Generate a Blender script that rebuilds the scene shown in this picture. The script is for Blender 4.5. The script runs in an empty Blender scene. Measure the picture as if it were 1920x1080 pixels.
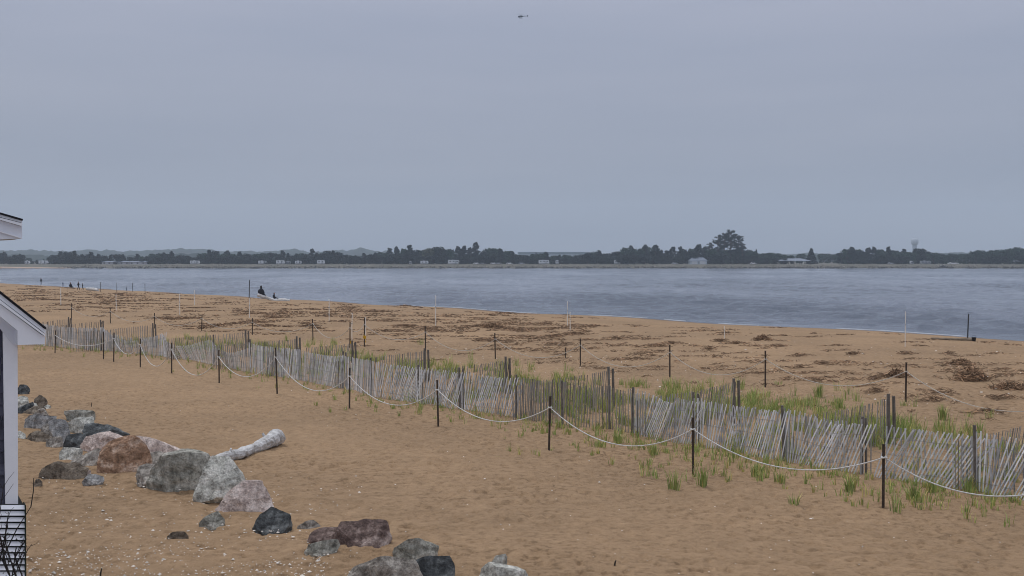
import bpy, bmesh, math, random
import numpy as np
from mathutils import Vector, Matrix
R = random.Random(7)
NR = np.random.RandomState(11)
scn = bpy.context.scene
COL = scn.collection
F = 2059.0; CAMZ = 4.7; HOR = 487.0
PITCH = math.atan((540 - HOR) / F)
# ------------------------------------------------------------------ noise
def _h(ix, iy, iz, seed):
    n = (ix * 374761393 + iy * 668265263 + iz * 2147483647 + seed * 974634777) & 0xffffffff
    n = ((n ^ (n >> 13)) * 1274126177) & 0xffffffff
    n = (n ^ (n >> 16)) & 0xffffff
    return n / float(0xffffff) * 2 - 1
def vnoise(x, y, z=None, seed=0):
    x = np.asarray(x, float); y = np.asarray(y, float)
    z = np.zeros_like(x) if z is None else np.asarray(z, float)
    ix = np.floor(x).astype(np.int64); iy = np.floor(y).astype(np.int64); iz = np.floor(z).astype(np.int64)
    fx = x - ix; fy = y - iy; fz = z - iz
    fx = fx*fx*(3-2*fx); fy = fy*fy*(3-2*fy); fz = fz*fz*(3-2*fz)
    def L(a, b, t): return a + (b - a) * t
    c = [[[_h(ix+i, iy+j, iz+k, seed) for k in (0, 1)] for j in (0, 1)] for i in (0, 1)]
    return L(L(L(c[0][0][0], c[0][0][1], fz), L(c[0][1][0], c[0][1][1], fz), fy),
             L(L(c[1][0][0], c[1][0][1], fz), L(c[1][1][0], c[1][1][1], fz), fy), fx)
def fbm(x, y, z=None, o=4, seed=0):
    s = 0; a = 1; t = 0
    for i in range(o):
        s = s + a * vnoise(np.asarray(x)*2**i + 7.3*i, np.asarray(y)*2**i - 3.1*i, None if z is None else np.asarray(z)*2**i, seed+i)
        t += a; a *= .5
    return s / t
# ------------------------------------------------------------------ terrain heights
ZW = -1.6                                     # level of the river
def inland(x, y):
    return -0.766*x - 0.643*(y-132) + 1.6*np.sin(x*.07+y*.05) + 1.0*np.sin(x*.19-y*.11)
def h0(x, y):
    x = np.asarray(x, float); y = np.asarray(y, float)
    s = inland(x, y)
    z = np.where(s > 0, ZW + 1.66*(1-np.exp(-np.maximum(s, 0)/20.)), ZW + .09*s)
    z = z + .09*fbm(x/7., y/7., o=2, seed=3) * np.clip(s/25., 0, 1)
    # sand banked up round the boulders and scoured in front of them
    return z
def cast_dir(px, py):
    v = Vector(((px-960)/F, 1.0, (540-py)/F))
    return Matrix.Rotation(PITCH*-1*-1, 3, 'X') @ v if False else Matrix.Rotation(-PITCH if HOR > 540 else -PITCH, 3, 'X') @ v
_T = np.exp(np.linspace(math.log(4), math.log(900), 6000))
def P(px, py):
    d = cast_dir(px, py)
    z = CAMZ + _T*d.z; g = h0(_T*d.x, _T*d.y)
    k = np.argmax(z < g)
    if k == 0: k = len(_T)-1
    a = (z-g)[k-1]; b = (z-g)[k]
    t = _T[k-1] + (_T[k]-_T[k-1]) * a/(a-b) if b < 0 else _T[k]
    x, y = t*d.x, t*d.y
    return Vector((x, y, float(h0(x, y))))
def at(px, py, Y):                            # the point a pixel shows at depth Y
    d = cast_dir(px, py)
    return Vector((d.x*Y/d.y, Y, CAMZ + d.z*Y/d.y))
def hz(x, y): return float(h0(x, y))
# ------------------------------------------------------------------ materials
def lin(c):
    r = []
    for v in c[:3]:
        v /= 255.
        r.append(v/12.92 if v <= .04045 else ((v+.055)/1.055)**2.4)
    return tuple(r) + (1.,)
def newmat(name):
    m = bpy.data.materials.new(name); m.use_nodes = True
    nt = m.node_tree; b = nt.nodes['Principled BSDF']
    return m, nt, b
def N(nt, t, **k):
    n = nt.nodes.new(t)
    for a, v in k.items(): setattr(n, a, v)
    return n
def ramp(nt, stops):
    r = N(nt, 'ShaderNodeValToRGB'); e = r.color_ramp.elements
    while len(e) < len(stops): e.new(.5)
    for i, (p, c) in enumerate(stops): e[i].position = p; e[i].color = c
    return r
_mc = {}
def mat(name, c1, c2=None, scale=4., rough=.85, bump=.3, c3=None, stretch=(1, 1, 1), attr=False, metal=0., dist=.02, spec=.3, lo=.35, hi=.65):
    if name in _mc: return _mc[name]
    m, nt, b = newmat(name)
    c2 = c2 or c1
    tc = N(nt, 'ShaderNodeTexCoord'); mp = N(nt, 'ShaderNodeMapping')
    mp.inputs['Scale'].default_value = stretch
    nt.links.new(tc.outputs['Object'], mp.inputs[0])
    n1 = N(nt, 'ShaderNodeTexNoise'); n1.inputs['Scale'].default_value = scale; n1.inputs['Detail'].default_value = 6; n1.inputs['Roughness'].default_value = .65
    nt.links.new(mp.outputs[0], n1.inputs['Vector'])
    st = [(lo, lin(c1)), (hi, lin(c2))]
    if c3: st = [(lo, lin(c1)), ((lo+hi)/2, lin(c2)), (hi, lin(c3))]
    r = ramp(nt, st); nt.links.new(n1.outputs['Fac'], r.inputs[0])
    out = r.outputs[0]
    if attr:
        a = N(nt, 'ShaderNodeAttribute'); a.attribute_name = 'var'
        mx = N(nt, 'ShaderNodeMix', data_type='RGBA', blend_type='MULTIPLY'); mx.inputs[0].default_value = 1
        nt.links.new(out, mx.inputs[6]); nt.links.new(a.outputs['Color'], mx.inputs[7]); out = mx.outputs[2]
    nt.links.new(out, b.inputs['Base Color'])
    b.inputs['Roughness'].default_value = rough; b.inputs['Metallic'].default_value = metal
    b.inputs['Specular IOR Level'].default_value = spec
    if bump:
        n2 = N(nt, 'ShaderNodeTexNoise'); n2.inputs['Scale'].default_value = scale*3; n2.inputs['Detail'].default_value = 8; n2.inputs['Roughness'].default_value = .7
        nt.links.new(mp.outputs[0], n2.inputs['Vector'])
        bp = N(nt, 'ShaderNodeBump'); bp.inputs['Strength'].default_value = bump; bp.inputs['Distance'].default_value = dist
        nt.links.new(n2.outputs['Fac'], bp.inputs['Height']); nt.links.new(bp.outputs[0], b.inputs['Normal'])
    _mc[name] = m
    return m
# ------------------------------------------------------------------ mesh builder
class MB:
    def __init__(s): s.v = []; s.f = []; s.c = []
    def add(s, vs, fs, col=(1, 1, 1)):
        o = len(s.v); s.v += [tuple(v) for v in vs]; s.f += [tuple(i+o for i in f) for f in fs]; s.c += [col]*len(fs)
    def box(s, c, size, rot=None, col=(1, 1, 1), taper=1.):
        sx, sy, sz = [k/2 for k in size]; c = Vector(c); vs = []
        for z in (-1, 1):
            t = taper if z > 0 else 1
            for x, y in ((-1, -1), (1, -1), (1, 1), (-1, 1)):
                p = Vector((x*sx*t, y*sy*t, z*sz))
                if rot is not None: p = rot @ p
                vs.append(c+p)
        s.add(vs, [(3, 2, 1, 0), (4, 5, 6, 7), (0, 1, 5, 4), (1, 2, 6, 5), (2, 3, 7, 6), (3, 0, 4, 7)], col)
    def bar(s, a, b, w, t, side=None, col=(1, 1, 1)):      # flat bar from a to b, width w along side
        a = Vector(a); b = Vector(b); d = (b-a).normalized()
        side = Vector(side) if side is not None else d.orthogonal()
        side = (side - d*side.dot(d)).normalized(); n = d.cross(side)
        vs = [p + side*i*w/2 + n*j*t/2 for p in (a, b) for i, j in ((-1, -1), (1, -1), (1, 1), (-1, 1))]
        s.add(vs, [(0, 1, 2, 3), (7, 6, 5, 4), (4, 5, 1, 0), (5, 6, 2, 1), (6, 7, 3, 2), (7, 4, 0, 3)], col)
    def tube(s, pts, rs, n=8, col=(1, 1, 1), cap=True):
        pts = [Vector(p) for p in pts]
        if not hasattr(rs, '__len__'): rs = [rs]*len(pts)
        vs = []; fs = []; up = None
        for i, p in enumerate(pts):
            d = (pts[min(i+1, len(pts)-1)] - pts[max(i-1, 0)]).normalized()
            if up is None: up = d.orthogonal().normalized()
            up = (up - d*up.dot(d)).normalized(); q = d.cross(up)
            for k in range(n):
                a = 2*math.pi*k/n; vs.append(p + (up*math.cos(a)+q*math.sin(a))*rs[i])
        for i in range(len(pts)-1):
            for k in range(n):
                a = i*n+k; b = i*n+(k+1) % n; fs.append((a, b, b+n, a+n))
        if cap: fs += [tuple(range(n))[::-1], tuple(range((len(pts)-1)*n, len(pts)*n))]
        s.add(vs, fs, col)
    def prism(s, poly, off, col=(1, 1, 1)):                # 3-D polygon extruded by vector off
        n = len(poly); poly = [Vector(p) for p in poly]; off = Vector(off)
        vs = poly + [p+off for p in poly]
        s.add(vs, [tuple(range(n)), tuple(range(2*n-1, n-1, -1))] + [(i, i+n, (i+1) % n+n, (i+1) % n) for i in range(n)], col)
    def ell(s, c, r, nu=14, nv=9, col=(1, 1, 1), noise=0., seed=0):
        c = Vector(c); vs = [c+Vector((0, 0, -r[2]))]; fs = []
        for j in range(1, nv):
            ph = -math.pi/2 + math.pi*j/nv
            for i in range(nu):
                th = 2*math.pi*i/nu
                q = 1 + noise*R.uniform(-1, 1)
                vs.append(c+Vector((r[0]*q*math.cos(ph)*math.cos(th), r[1]*q*math.cos(ph)*math.sin(th), r[2]*q*math.sin(ph))))
        vs.append(c+Vector((0, 0, r[2])))
        for i in range(nu):
            fs.append((0, 1+(i+1) % nu, 1+i))
            for j in range(nv-2):
                a = 1+j*nu; fs.append((a+i, a+(i+1) % nu, a+nu+(i+1) % nu, a+nu+i))
            a = 1+(nv-2)*nu; fs.append((a+i, a+(i+1) % nu, len(vs)-1))
        s.add(vs, fs, col)
def link(o, parent=None):
    COL.objects.link(o)
    if parent is not None: o.parent = parent
    return o
def build(mb, name, m, parent=None, origin=None, smooth=False, var=False):
    base = Vector(parent.get('_o', (0, 0, 0))) if parent is not None else (Vector(origin) if origin is not None else Vector((0, 0, 0)))
    me = bpy.data.meshes.new(name)
    me.from_pydata([(v[0]-base.x, v[1]-base.y, v[2]-base.z) for v in mb.v], [], mb.f)
    if var:
        ca = me.color_attributes.new('var', 'FLOAT_COLOR', 'CORNER')
        arr = []
        for p, c in zip(mb.f, mb.c): arr += [c[0], c[1], c[2], 1.]*len(p)
        ca.data.foreach_set('color', arr)
    if smooth: me.polygons.foreach_set('use_smooth', [True]*len(me.polygons))
    me.materials.append(m); me.update()
    o = bpy.data.objects.new(name, me); link(o, parent)
    if parent is None: o.location = base
    else: o['_o'] = tuple(base)
    return o
def tag(o, label, cat, group=None):
    o['label'] = label; o['category'] = cat
    if group: o['group'] = group
    return o
def thing(name, label, cat, loc, group=None):
    o = bpy.data.objects.new(name, None); o.empty_display_size = .2; link(o); o.location = loc; o['_o'] = tuple(loc)
    return tag(o, label, cat, group)
def copy_tree(o, parent=None):
    c = o.copy(); link(c)
    c.parent = parent
    for ch in list(o.children): copy_tree(ch, c)
    return c
def struct(o, kind='structure'): o['kind'] = kind; return o
# ------------------------------------------------------------------ sand
def sand_material():
    m, nt, b = newmat('beach_sand'); l = nt.links
    tc = N(nt, 'ShaderNodeTexCoord')
    def noise(sc, det=5, ro=.6, vec=None):
        n = N(nt, 'ShaderNodeTexNoise'); n.inputs['Scale'].default_value = sc; n.inputs['Detail'].default_value = det; n.inputs['Roughness'].default_value = ro
        l.new(vec or tc.outputs['Object'], n.inputs['Vector']); return n
    a = noise(.12, 4); r1 = ramp(nt, [(.35, lin(SAND1)), (.65, lin(SAND2))]); l.new(a.outputs['Fac'], r1.inputs[0])
    c = noise(2.2, 10, .85); r2 = ramp(nt, [(.3, (.74, .73, .72, 1)), (.7, (1.2, 1.2, 1.21, 1))]); l.new(c.outputs['Fac'], r2.inputs[0])
    mx = N(nt, 'ShaderNodeMix', data_type='RGBA', blend_type='MULTIPLY'); mx.inputs[0].default_value = 1
    l.new(r1.outputs[0], mx.inputs[6]); l.new(r2.outputs[0], mx.inputs[7])
    g = noise(70, 3, .8); r3 = ramp(nt, [(.3, (.8, .79, .78, 1)), (.7, (1.2, 1.2, 1.2, 1))]); l.new(g.outputs['Fac'], r3.inputs[0])
    mx2 = N(nt, 'ShaderNodeMix', data_type='RGBA', blend_type='MULTIPLY'); mx2.inputs[0].default_value = 1
    l.new(mx.outputs[2], mx2.inputs[6]); l.new(r3.outputs[0], mx2.inputs[7])
    f_ = noise(6.5, 4, .65); r4 = ramp(nt, [(.36, (.60, .58, .56, 1)), (.47, (.93, .92, .91, 1)), (.62, (1.05, 1.05, 1.05, 1))]); l.new(f_.outputs['Fac'], r4.inputs[0])  # shade of footprints and ripples painted into the sand colour as dark mottling
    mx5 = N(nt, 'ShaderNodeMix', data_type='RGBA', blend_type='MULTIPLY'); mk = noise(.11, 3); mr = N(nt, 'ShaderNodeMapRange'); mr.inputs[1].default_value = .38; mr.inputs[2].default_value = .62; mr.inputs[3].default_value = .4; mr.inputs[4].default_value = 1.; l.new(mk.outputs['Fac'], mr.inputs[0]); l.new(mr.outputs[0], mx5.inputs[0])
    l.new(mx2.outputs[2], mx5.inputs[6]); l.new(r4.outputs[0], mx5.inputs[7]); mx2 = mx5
    # wet sand by the water
    sep = N(nt, 'ShaderNodeSeparateXYZ'); l.new(tc.outputs['Object'], sep.inputs[0])
    wet = N(nt, 'ShaderNodeMapRange'); wet.inputs[1].default_value = ZW+.12; wet.inputs[2].default_value = ZW+.38; wet.inputs[3].default_value = 1; wet.inputs[4].default_value = 0
    l.new(sep.outputs['Z'], wet.inputs[0])
    mx3 = N(nt, 'ShaderNodeMix', data_type='RGBA'); l.new(wet.outputs[0], mx3.inputs[0]); l.new(mx2.outputs[2], mx3.inputs[6]); mx3.inputs[7].default_value = lin((122, 102, 84))
    l.new(mx3.outputs[2], b.inputs['Base Color'])
    b.inputs['Roughness'].default_value = .95; b.inputs['Specular IOR Level'].default_value = .15
    b1 = N(nt, 'ShaderNodeBump'); b1.inputs['Strength'].default_value = 1.; b1.inputs['Distance'].default_value = .06
    n1 = noise(5.5, 6, .7); l.new(n1.outputs['Fac'], b1.inputs['Height'])
    b2 = N(nt, 'ShaderNodeBump'); b2.inputs['Strength'].default_value = .8; b2.inputs['Distance'].default_value = .02
    n2 = noise(26, 5, .85); l.new(n2.outputs['Fac'], b2.inputs['Height']); l.new(b1.outputs[0], b2.inputs['Normal']); l.new(b2.outputs[0], b.inputs['Normal'])
    return m
SAND1 = (168, 141, 111); SAND2 = (152, 128, 101)
def grid_mesh(name, V, nr, nc, m, smooth=True):
    me = bpy.data.meshes.new(name)
    idx = np.arange(nr*nc).reshape(nr, nc)
    q = np.stack([idx[:-1, :-1], idx[:-1, 1:], idx[1:, 1:], idx[1:, :-1]], -1).reshape(-1, 4)
    me.vertices.add(nr*nc); me.vertices.foreach_set('co', V.reshape(-1).astype(np.float32))
    me.loops.add(q.size); me.loops.foreach_set('vertex_index', q.reshape(-1).astype(np.int32))
    me.polygons.add(len(q)); me.polygons.foreach_set('loop_start', (np.arange(len(q))*4).astype(np.int32))
    me.polygons.foreach_set('use_smooth', np.ones(len(q), bool))
    me.update(calc_edges=True); me.materials.append(m)
    o = bpy.data.objects.new(name, me); link(o); return o
def make_sand():
    p = np.concatenate([np.linspace(2600, 640, 120), np.linspace(638, 120, 470), np.linspace(119.4, 18, 200), np.linspace(17.8, 11, 12)])
    d = CAMZ*F/p
    th = np.concatenate([np.linspace(-1.25, -.50, 40), np.linspace(-.498, .498, 900), np.linspace(.50, 1.25, 40)])
    D, T = np.meshgrid(d, th, indexing='ij')
    X = D*np.tan(T*.95) ; Y = D
    Z = h0(X, Y)
    s = inland(X, Y); on = np.clip((s-2)/8, 0, 1)
    # trampled, wind-rippled surface: hollows longer across the view of the beach slope
    near = np.clip(1.4-D/90., 0.25, 1)
    Z = Z + on*near*(.035*fbm(X/1.5, Y/1.5, o=2, seed=21))
    foot = fbm(X/.17+.25*np.sin(Y), Y/.16, o=2, seed=31)*(.65+.5*fbm(X/2.3, Y/3.1, o=2, seed=33))
    Z = Z - on*near*.12*np.clip(foot-.05, 0, 1) - on*near*.03*np.clip(fbm(X/.42, Y/.5, o=2, seed=37)-.2, 0, 1)
    Z = Z + on*near*.016*fbm(X/.16, Y/.2, o=2, seed=41)
    g_ = np.clip((6-X)/8, 0, 1)*np.clip((34-Y)/8, 0, 1)
    Z = Z - on*g_*.16*np.abs(fbm(X/3.6+Y/9, Y/1.7, o=2, seed=43)) + on*g_*.03
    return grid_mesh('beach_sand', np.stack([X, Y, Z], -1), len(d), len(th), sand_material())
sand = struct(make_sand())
# ------------------------------------------------------------------ water
def make_water():
    m, nt, b = newmat('river_water'); l = nt.links
    tc = N(nt, 'ShaderNodeTexCoord')
    mp = N(nt, 'ShaderNodeMapping'); mp.inputs['Scale'].default_value = (.035, .012, 1); mp.inputs['Rotation'].default_value = (0, 0, .1); l.new(tc.outputs['Object'], mp.inputs[0])
    n = N(nt, 'ShaderNodeTexNoise'); n.inputs['Scale'].default_value = 1.; n.inputs['Detail'].default_value = 5; l.new(mp.outputs[0], n.inputs['Vector'])
    r = ramp(nt, [(.32, lin((88, 99, 115))), (.68, lin((140, 149, 165)))]); l.new(n.outputs['Fac'], r.inputs[0]); l.new(r.outputs[0], b.inputs['Base Color'])
    b.inputs['Roughness'].default_value = .14; b.inputs['IOR'].default_value = 1.33
    mp2 = N(nt, 'ShaderNodeMapping'); mp2.inputs['Scale'].default_value = (.5, .9, 1); l.new(tc.outputs['Object'], mp2.inputs[0])
    n2 = N(nt, 'ShaderNodeTexNoise'); n2.inputs['Scale'].default_value = 1.6; n2.inputs['Detail'].default_value = 8; n2.inputs['Roughness'].default_value = .78; l.new(mp2.outputs[0], n2.inputs['Vector'])
    bp = N(nt, 'ShaderNodeBump'); bp.inputs['Strength'].default_value = 1.; bp.inputs['Distance'].default_value = .5
    l.new(n2.outputs['Fac'], bp.inputs['Height']); l.new(bp.outputs[0], b.inputs['Normal'])
    p = np.concatenate([np.linspace(420, 175, 30), np.linspace(174.5, 15.0, 420)])
    d = (CAMZ-ZW)*F/p
    th = np.concatenate([np.linspace(-1.2, -.50, 20), np.linspace(-.498, .498, 900), np.linspace(.5, 1.2, 20)])
    D, T = np.meshgrid(d, th, indexing='ij'); X = D*np.tan(T*.95); Y = D
    a = np.clip(inland(X, Y)*-1/8., 0.2, 1)
    chop = fbm(X/3.2, Y/2.6, o=3, seed=5)
    patch = .45+.55*np.clip(.5+1.3*fbm(X/42., Y/28., o=2, seed=9), 0, 1)
    Z = ZW + a*(.6*chop*patch + .05*fbm(X/14., Y/7., o=2, seed=17))
    return grid_mesh('river_water', np.stack([X, Y, Z], -1), len(d), len(th), m)
water = struct(make_water())
def foam():
    mb = MB(); rf = random.Random(31)
    for k in range(34):
        y = rf.uniform(84, 150); lo_, hi_ = -120., 60.
        for it in range(40):
            m_ = (lo_+hi_)/2
            if float(inland(m_, y)) > 0: lo_ = m_
            else: hi_ = m_
        x = lo_; n = rf.randrange(4, 12); off = rf.choice([0, 0, .3]); pts = []
        for i in range(n):
            yy = y - i*.35; xx = x + i*.35*.84
            xx -= float(inland(xx, yy))/-.766*-1 if False else 0
            q = float(inland(xx, yy)); xx += q*.766; yy += q*.643
            pts.append(Vector((xx+off*.766+rf.uniform(-.04, .04), yy+off*.643, ZW+.035+.02*(off == 0))))
        w_ = [rf.uniform(.02, .06)*math.sin(math.pi*(i+.5)/n)+.01 for i in range(n)]
        for i in range(n-1):
            a, b = pts[i], pts[i+1]; sd = Vector((.766, .643, 0)); mb.add([a-sd*w_[i], b-sd*w_[i+1], b+Vector((0, 0, .05)), a+Vector((0, 0, .05)), a+sd*w_[i], b+sd*w_[i+1]], [(0, 1, 2, 3), (3, 2, 5, 4)])
    o = build(mb, 'surf_foam', mat('foam', (196, 200, 206), (176, 182, 190), 3., .8, 0)); struct(o, 'stuff'); tag(o, 'thin broken white line of surf along the sand edge', 'surf')
foam()
# ------------------------------------------------------------------ far shore
LAND = 1.2
M_turf = mat('far_turf', (88, 88, 78), (108, 104, 94), scale=.05, bump=0)
def make_far():
    xs = np.linspace(-2600, 2600, 900)
    prof = [(788, -4.), (796, ZW-.5), (798, ZW+.1), (801, ZW+1.5), (804, LAND-.35), (807, LAND-.1), (812, LAND), (900, LAND+.3), (1500, LAND+1), (4200, LAND+2)]
    V = np.zeros((len(prof), len(xs), 3))
    wob = 3*fbm(xs/60., xs*0, o=3, seed=8)
    for i, (y, z) in enumerate(prof):
        V[i, :, 0] = xs; V[i, :, 1] = y + (wob if y < 820 else 0); V[i, :, 2] = z + (.25*fbm(xs/9., xs*0+i, o=2, seed=6) if 2 < i < 6 else 0)
    return struct(grid_mesh('far_shore_ground', V, len(prof), len(xs), M_turf))
make_far()
# sand spit at the far left
mb = MB()
pts = [(-620, 770), (-430, 776), (-348, 786), (-322, 795), (-318, 800), (-400, 806), (-620, 812)]
mb.prism([Vector((x, y, ZW-.6)) for x, y in pts], (0, 0, .1))
top = [Vector((x*.985-6, y, ZW+1.6 if i in (1, 5, 0, 6) else ZW+.5)) for i, (x, y) in enumerate(pts)]
n = len(pts); mb.v = []; mb.f = []; mb.c = []
bot = [Vector((x, y, ZW-.6)) for x, y in pts]
mb.add(bot+top, [tuple(range(n, 2*n))]+[(i, (i+1) % n, (i+1) % n+n, i+n) for i in range(n)])
struct(build(mb, 'sand_spit', mat('spit_sand', (186, 160, 140), (170, 146, 126), scale=.1, bump=0)))
# riprap along the far bank
mb = MB()
for i in range(5200):
    x = R.uniform(-520, 520); t = R.random(); y = 797 + t*8; z = ZW+.25 + t*2.3
    s_ = R.uniform(.35, 1.0)*(1.15-.4*t)
    g = R.choice([.35, .6, .8, 1.0, 1.25]) if t > .3 else R.choice([.25, .35, .45, .7])
    if x < -330: continue
    mb.box((x, y+3*float(fbm(x/60., 0., o=3, seed=8)), z), (s_*R.uniform(.8, 1.6), s_, s_*.8), Matrix.Rotation(R.uniform(0, 3), 3, (R.random(), R.random(), R.random()+.1)), (g, g*.98, g*.95), .7)
M_rip = mat('riprap_stone', (120, 116, 110), (150, 146, 138), scale=.5, bump=0, attr=True)
tag(struct(build(mb, 'riprap', M_rip, origin=(0, 800, ZW), var=True), 'stuff'), 'strip of broken grey stone armouring the far river bank', 'riprap')
# distant wooded hills
def hills(name, y0, y1, prof, seed, m):
    xs = np.arange(-2500, 2500, 4.); ys = np.linspace(y0, y1, 14)
    X, Y = np.meshgrid(xs, ys); top = np.interp(960+X/y0*F, [a for a, b in prof], [b for a, b in prof])
    H = np.maximum(CAMZ + (HOR-top)/F*y0, LAND-2)
    k = np.sin(np.linspace(.12, math.pi-.1, 14))[:, None]**.45
    Z = (H-LAND)*k + LAND - 4 + (3.2*fbm(X/26., Y/20., o=3, seed=seed) + 3.8*vnoise(X/8., Y/12., seed=seed+4))*(k > .3)*np.clip((H-LAND)/12, 0, 1)
    return struct(grid_mesh(name, np.stack([X, Y, Z], -1), 14, len(xs), m))
M_hill = mat('wooded_hill', (20, 38, 40), (34, 52, 50), scale=.04, bump=0)
hills('hills', 2250, 2500, [(-900, 468), (0, 467), (20, 465), (50, 468), (130, 466), (190, 468), (260, 466), (330, 464), (400, 468), (480, 468), (530, 464), (560, 469), (640, 464), (665, 462), (700, 468), (760, 472), (830, 475), (990, 478), (1240, 474), (1430, 472), (1560, 472), (1660, 474), (1780, 473), (1850, 470), (2900, 468)], 51, M_hill)
hills('hills', 1350, 1480, [(-900, 473), (0, 474), (60, 476), (200, 475), (330, 473), (560, 473), (700, 474), (960, 479), (1100, 478), (1280, 476), (1400, 474), (1470, 474), (1580, 474), (1700, 476), (1800, 475), (1920, 473), (2900, 470)], 71, M_hill)
# ------------------------------------------------------------------ far trees
M_leaf = [mat('far_foliage_dark', (10, 26, 24), (26, 44, 38), scale=.4, bump=0, attr=True), mat('far_foliage_mid', (30, 52, 44), (54, 76, 58), scale=.4, bump=0, attr=True), mat('far_foliage_pale', (58, 66, 48), (84, 88, 62), scale=.4, bump=0, attr=True)]
M_bark = mat('tree_bark', (58, 48, 40), (78, 66, 54), scale=2, bump=.3)
def leaves(mb, c, r, n, sz):
    for i in range(n):
        v = Vector((R.gauss(0, 1), R.gauss(0, 1), R.gauss(0, 1))).normalized() * (R.random()**.4)
        p = Vector(c) + Vector((v.x*r[0], v.y*r[1], v.z*r[2]))
        a = Vector((R.gauss(0, 1), R.gauss(0, 1), R.gauss(0, 1))).normalized(); b = a.orthogonal().normalized(); q = a.cross(b)
        s = sz*R.uniform(.6, 1.3); g = R.uniform(.65, 1.35)
        mb.add([p-b*s, p+q*s*.7, p+b*s, p-q*s*.7], [(0, 1, 2, 3)], (g, g, g))
def tree_proto(kind, seed):
    """unit: height 10 m, crown centred on the origin"""
    R.seed(seed); t = thing('tree', '', 'tree', (0, 0, 0)); cr = MB(); tr = MB()
    if kind == 'round':
        for k in range(9):
            a = R.uniform(0, 6.3); rr = R.uniform(.4, 2.6); z = R.uniform(3., 8.3); s = R.uniform(1.3, 2.3)*(1.15-.06*abs(z-5.5))
            leaves(cr, (rr*math.cos(a), rr*math.sin(a), z), (s*1.15, s*1.15, s*.85), 90, .55)
        for k in range(5): a = R.uniform(0, 6.3); leaves(cr, (2.4*math.cos(a), 2.4*math.sin(a), 1.6), (1.6, 1.6, 1.3), 70, .55)
        top = 7.5
    elif kind == 'pine':
        for k in range(13):
            z = 2.2+7.4*k/12; w = max(.9, 3.3*(1-(z/11.)**2.2)*R.uniform(.6, 1.15))
            for j in range(3):
                a = R.uniform(0, 6.3); leaves(cr, (w*.75*math.cos(a), w*.75*math.sin(a), z+R.uniform(-.3, .3)), (w*.65, w*.65, .5), 38, .42)
        for k in range(4): a = R.uniform(0, 6.3); leaves(cr, (1.5*math.cos(a), 1.5*math.sin(a), 1.5), (1.6, 1.6, 1.2), 60, .5)
        top = 9.6
    elif kind == 'cone':
        for k in range(14):
            z = .8+9*k/13; w = 2.1*(1-z/10.3)+.15
            leaves(cr, (0, 0, z), (w, w, .65), int(30+60*w), .42)
        top = 9.6
    elif kind == 'tall':                      # open crown in layers on a long bare stem
        for k in range(46):
            z = R.uniform(4.8, 9.8); w = 2.5*(1-((z-6.6)/4.)**2*.75); a = R.uniform(0, 6.3); rr = w*R.uniform(.3, 1.)
            leaves(cr, (rr*math.cos(a), rr*math.sin(a), z), (.62, .62, .3), 26, .22)
            tr.tube([(0, 0, z-.7), (rr*.9*math.cos(a), rr*.9*math.sin(a), z)], [.09, .03], 5)
        for k in range(8): a = R.uniform(0, 6.3); leaves(cr, (1.6*math.cos(a), 1.6*math.sin(a), R.uniform(2.5, 4)), (.9, .9, .35), 40, .24)
        top = 9.5
    tr.tube([(0, 0, -.3), (R.uniform(-.1, .1), 0, 2.5), (R.uniform(-.2, .2), R.uniform(-.2, .2), 6), (0, 0, top)], [.3, .24, .15, .04], 7)
    if kind == 'round':
        for k in range(4): a = R.uniform(0, 6.3); tr.tube([(0, 0, 2.3), (1.2*math.cos(a), 1.2*math.sin(a), 4.5), (2*math.cos(a), 2*math.sin(a), 6.3)], [.14, .09, .03], 5)
    build(tr, 'trunk', M_bark, t); build(cr, 'crown', M_leaf[{'round': 0, 'pine': 0, 'cone': 0, 'tall': 0}[kind]], t, var=True)
    return t
protos = {'round': [tree_proto('round', i) for i in (1, 2, 3)], 'pine': [tree_proto('pine', i) for i in (4, 5, 6)], 'cone': [tree_proto('cone', 8)], 'tall': [tree_proto('tall', i) for i in (9, 10)]}
proto_mid = tree_proto('round', 33); [setattr(c.data.materials, '_', 0) if False else c.data.materials.__setitem__(0, M_leaf[1]) for c in proto_mid.children if c.name.startswith('crown')]
proto_pale = tree_proto('round', 34); [c.data.materials.__setitem__(0, M_leaf[2]) for c in proto_pale.children if c.name.startswith('crown')]
used_proto = set()
def put_tree(pr, px, top, Y, label, group, wide=1., name=None):
    used_proto.add(pr.name)
    H = CAMZ + (HOR-top)/F*Y - LAND
    o = copy_tree(pr); o.location = ((px-960)/F*Y, Y, LAND+.1); s = H/10.
    o.scale = (s*wide, s*wide, s); o.rotation_euler.z = R.uniform(0, 6.28)
    if name: o.name = name
    tag(o, label, 'tree', group)
    return o
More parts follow.
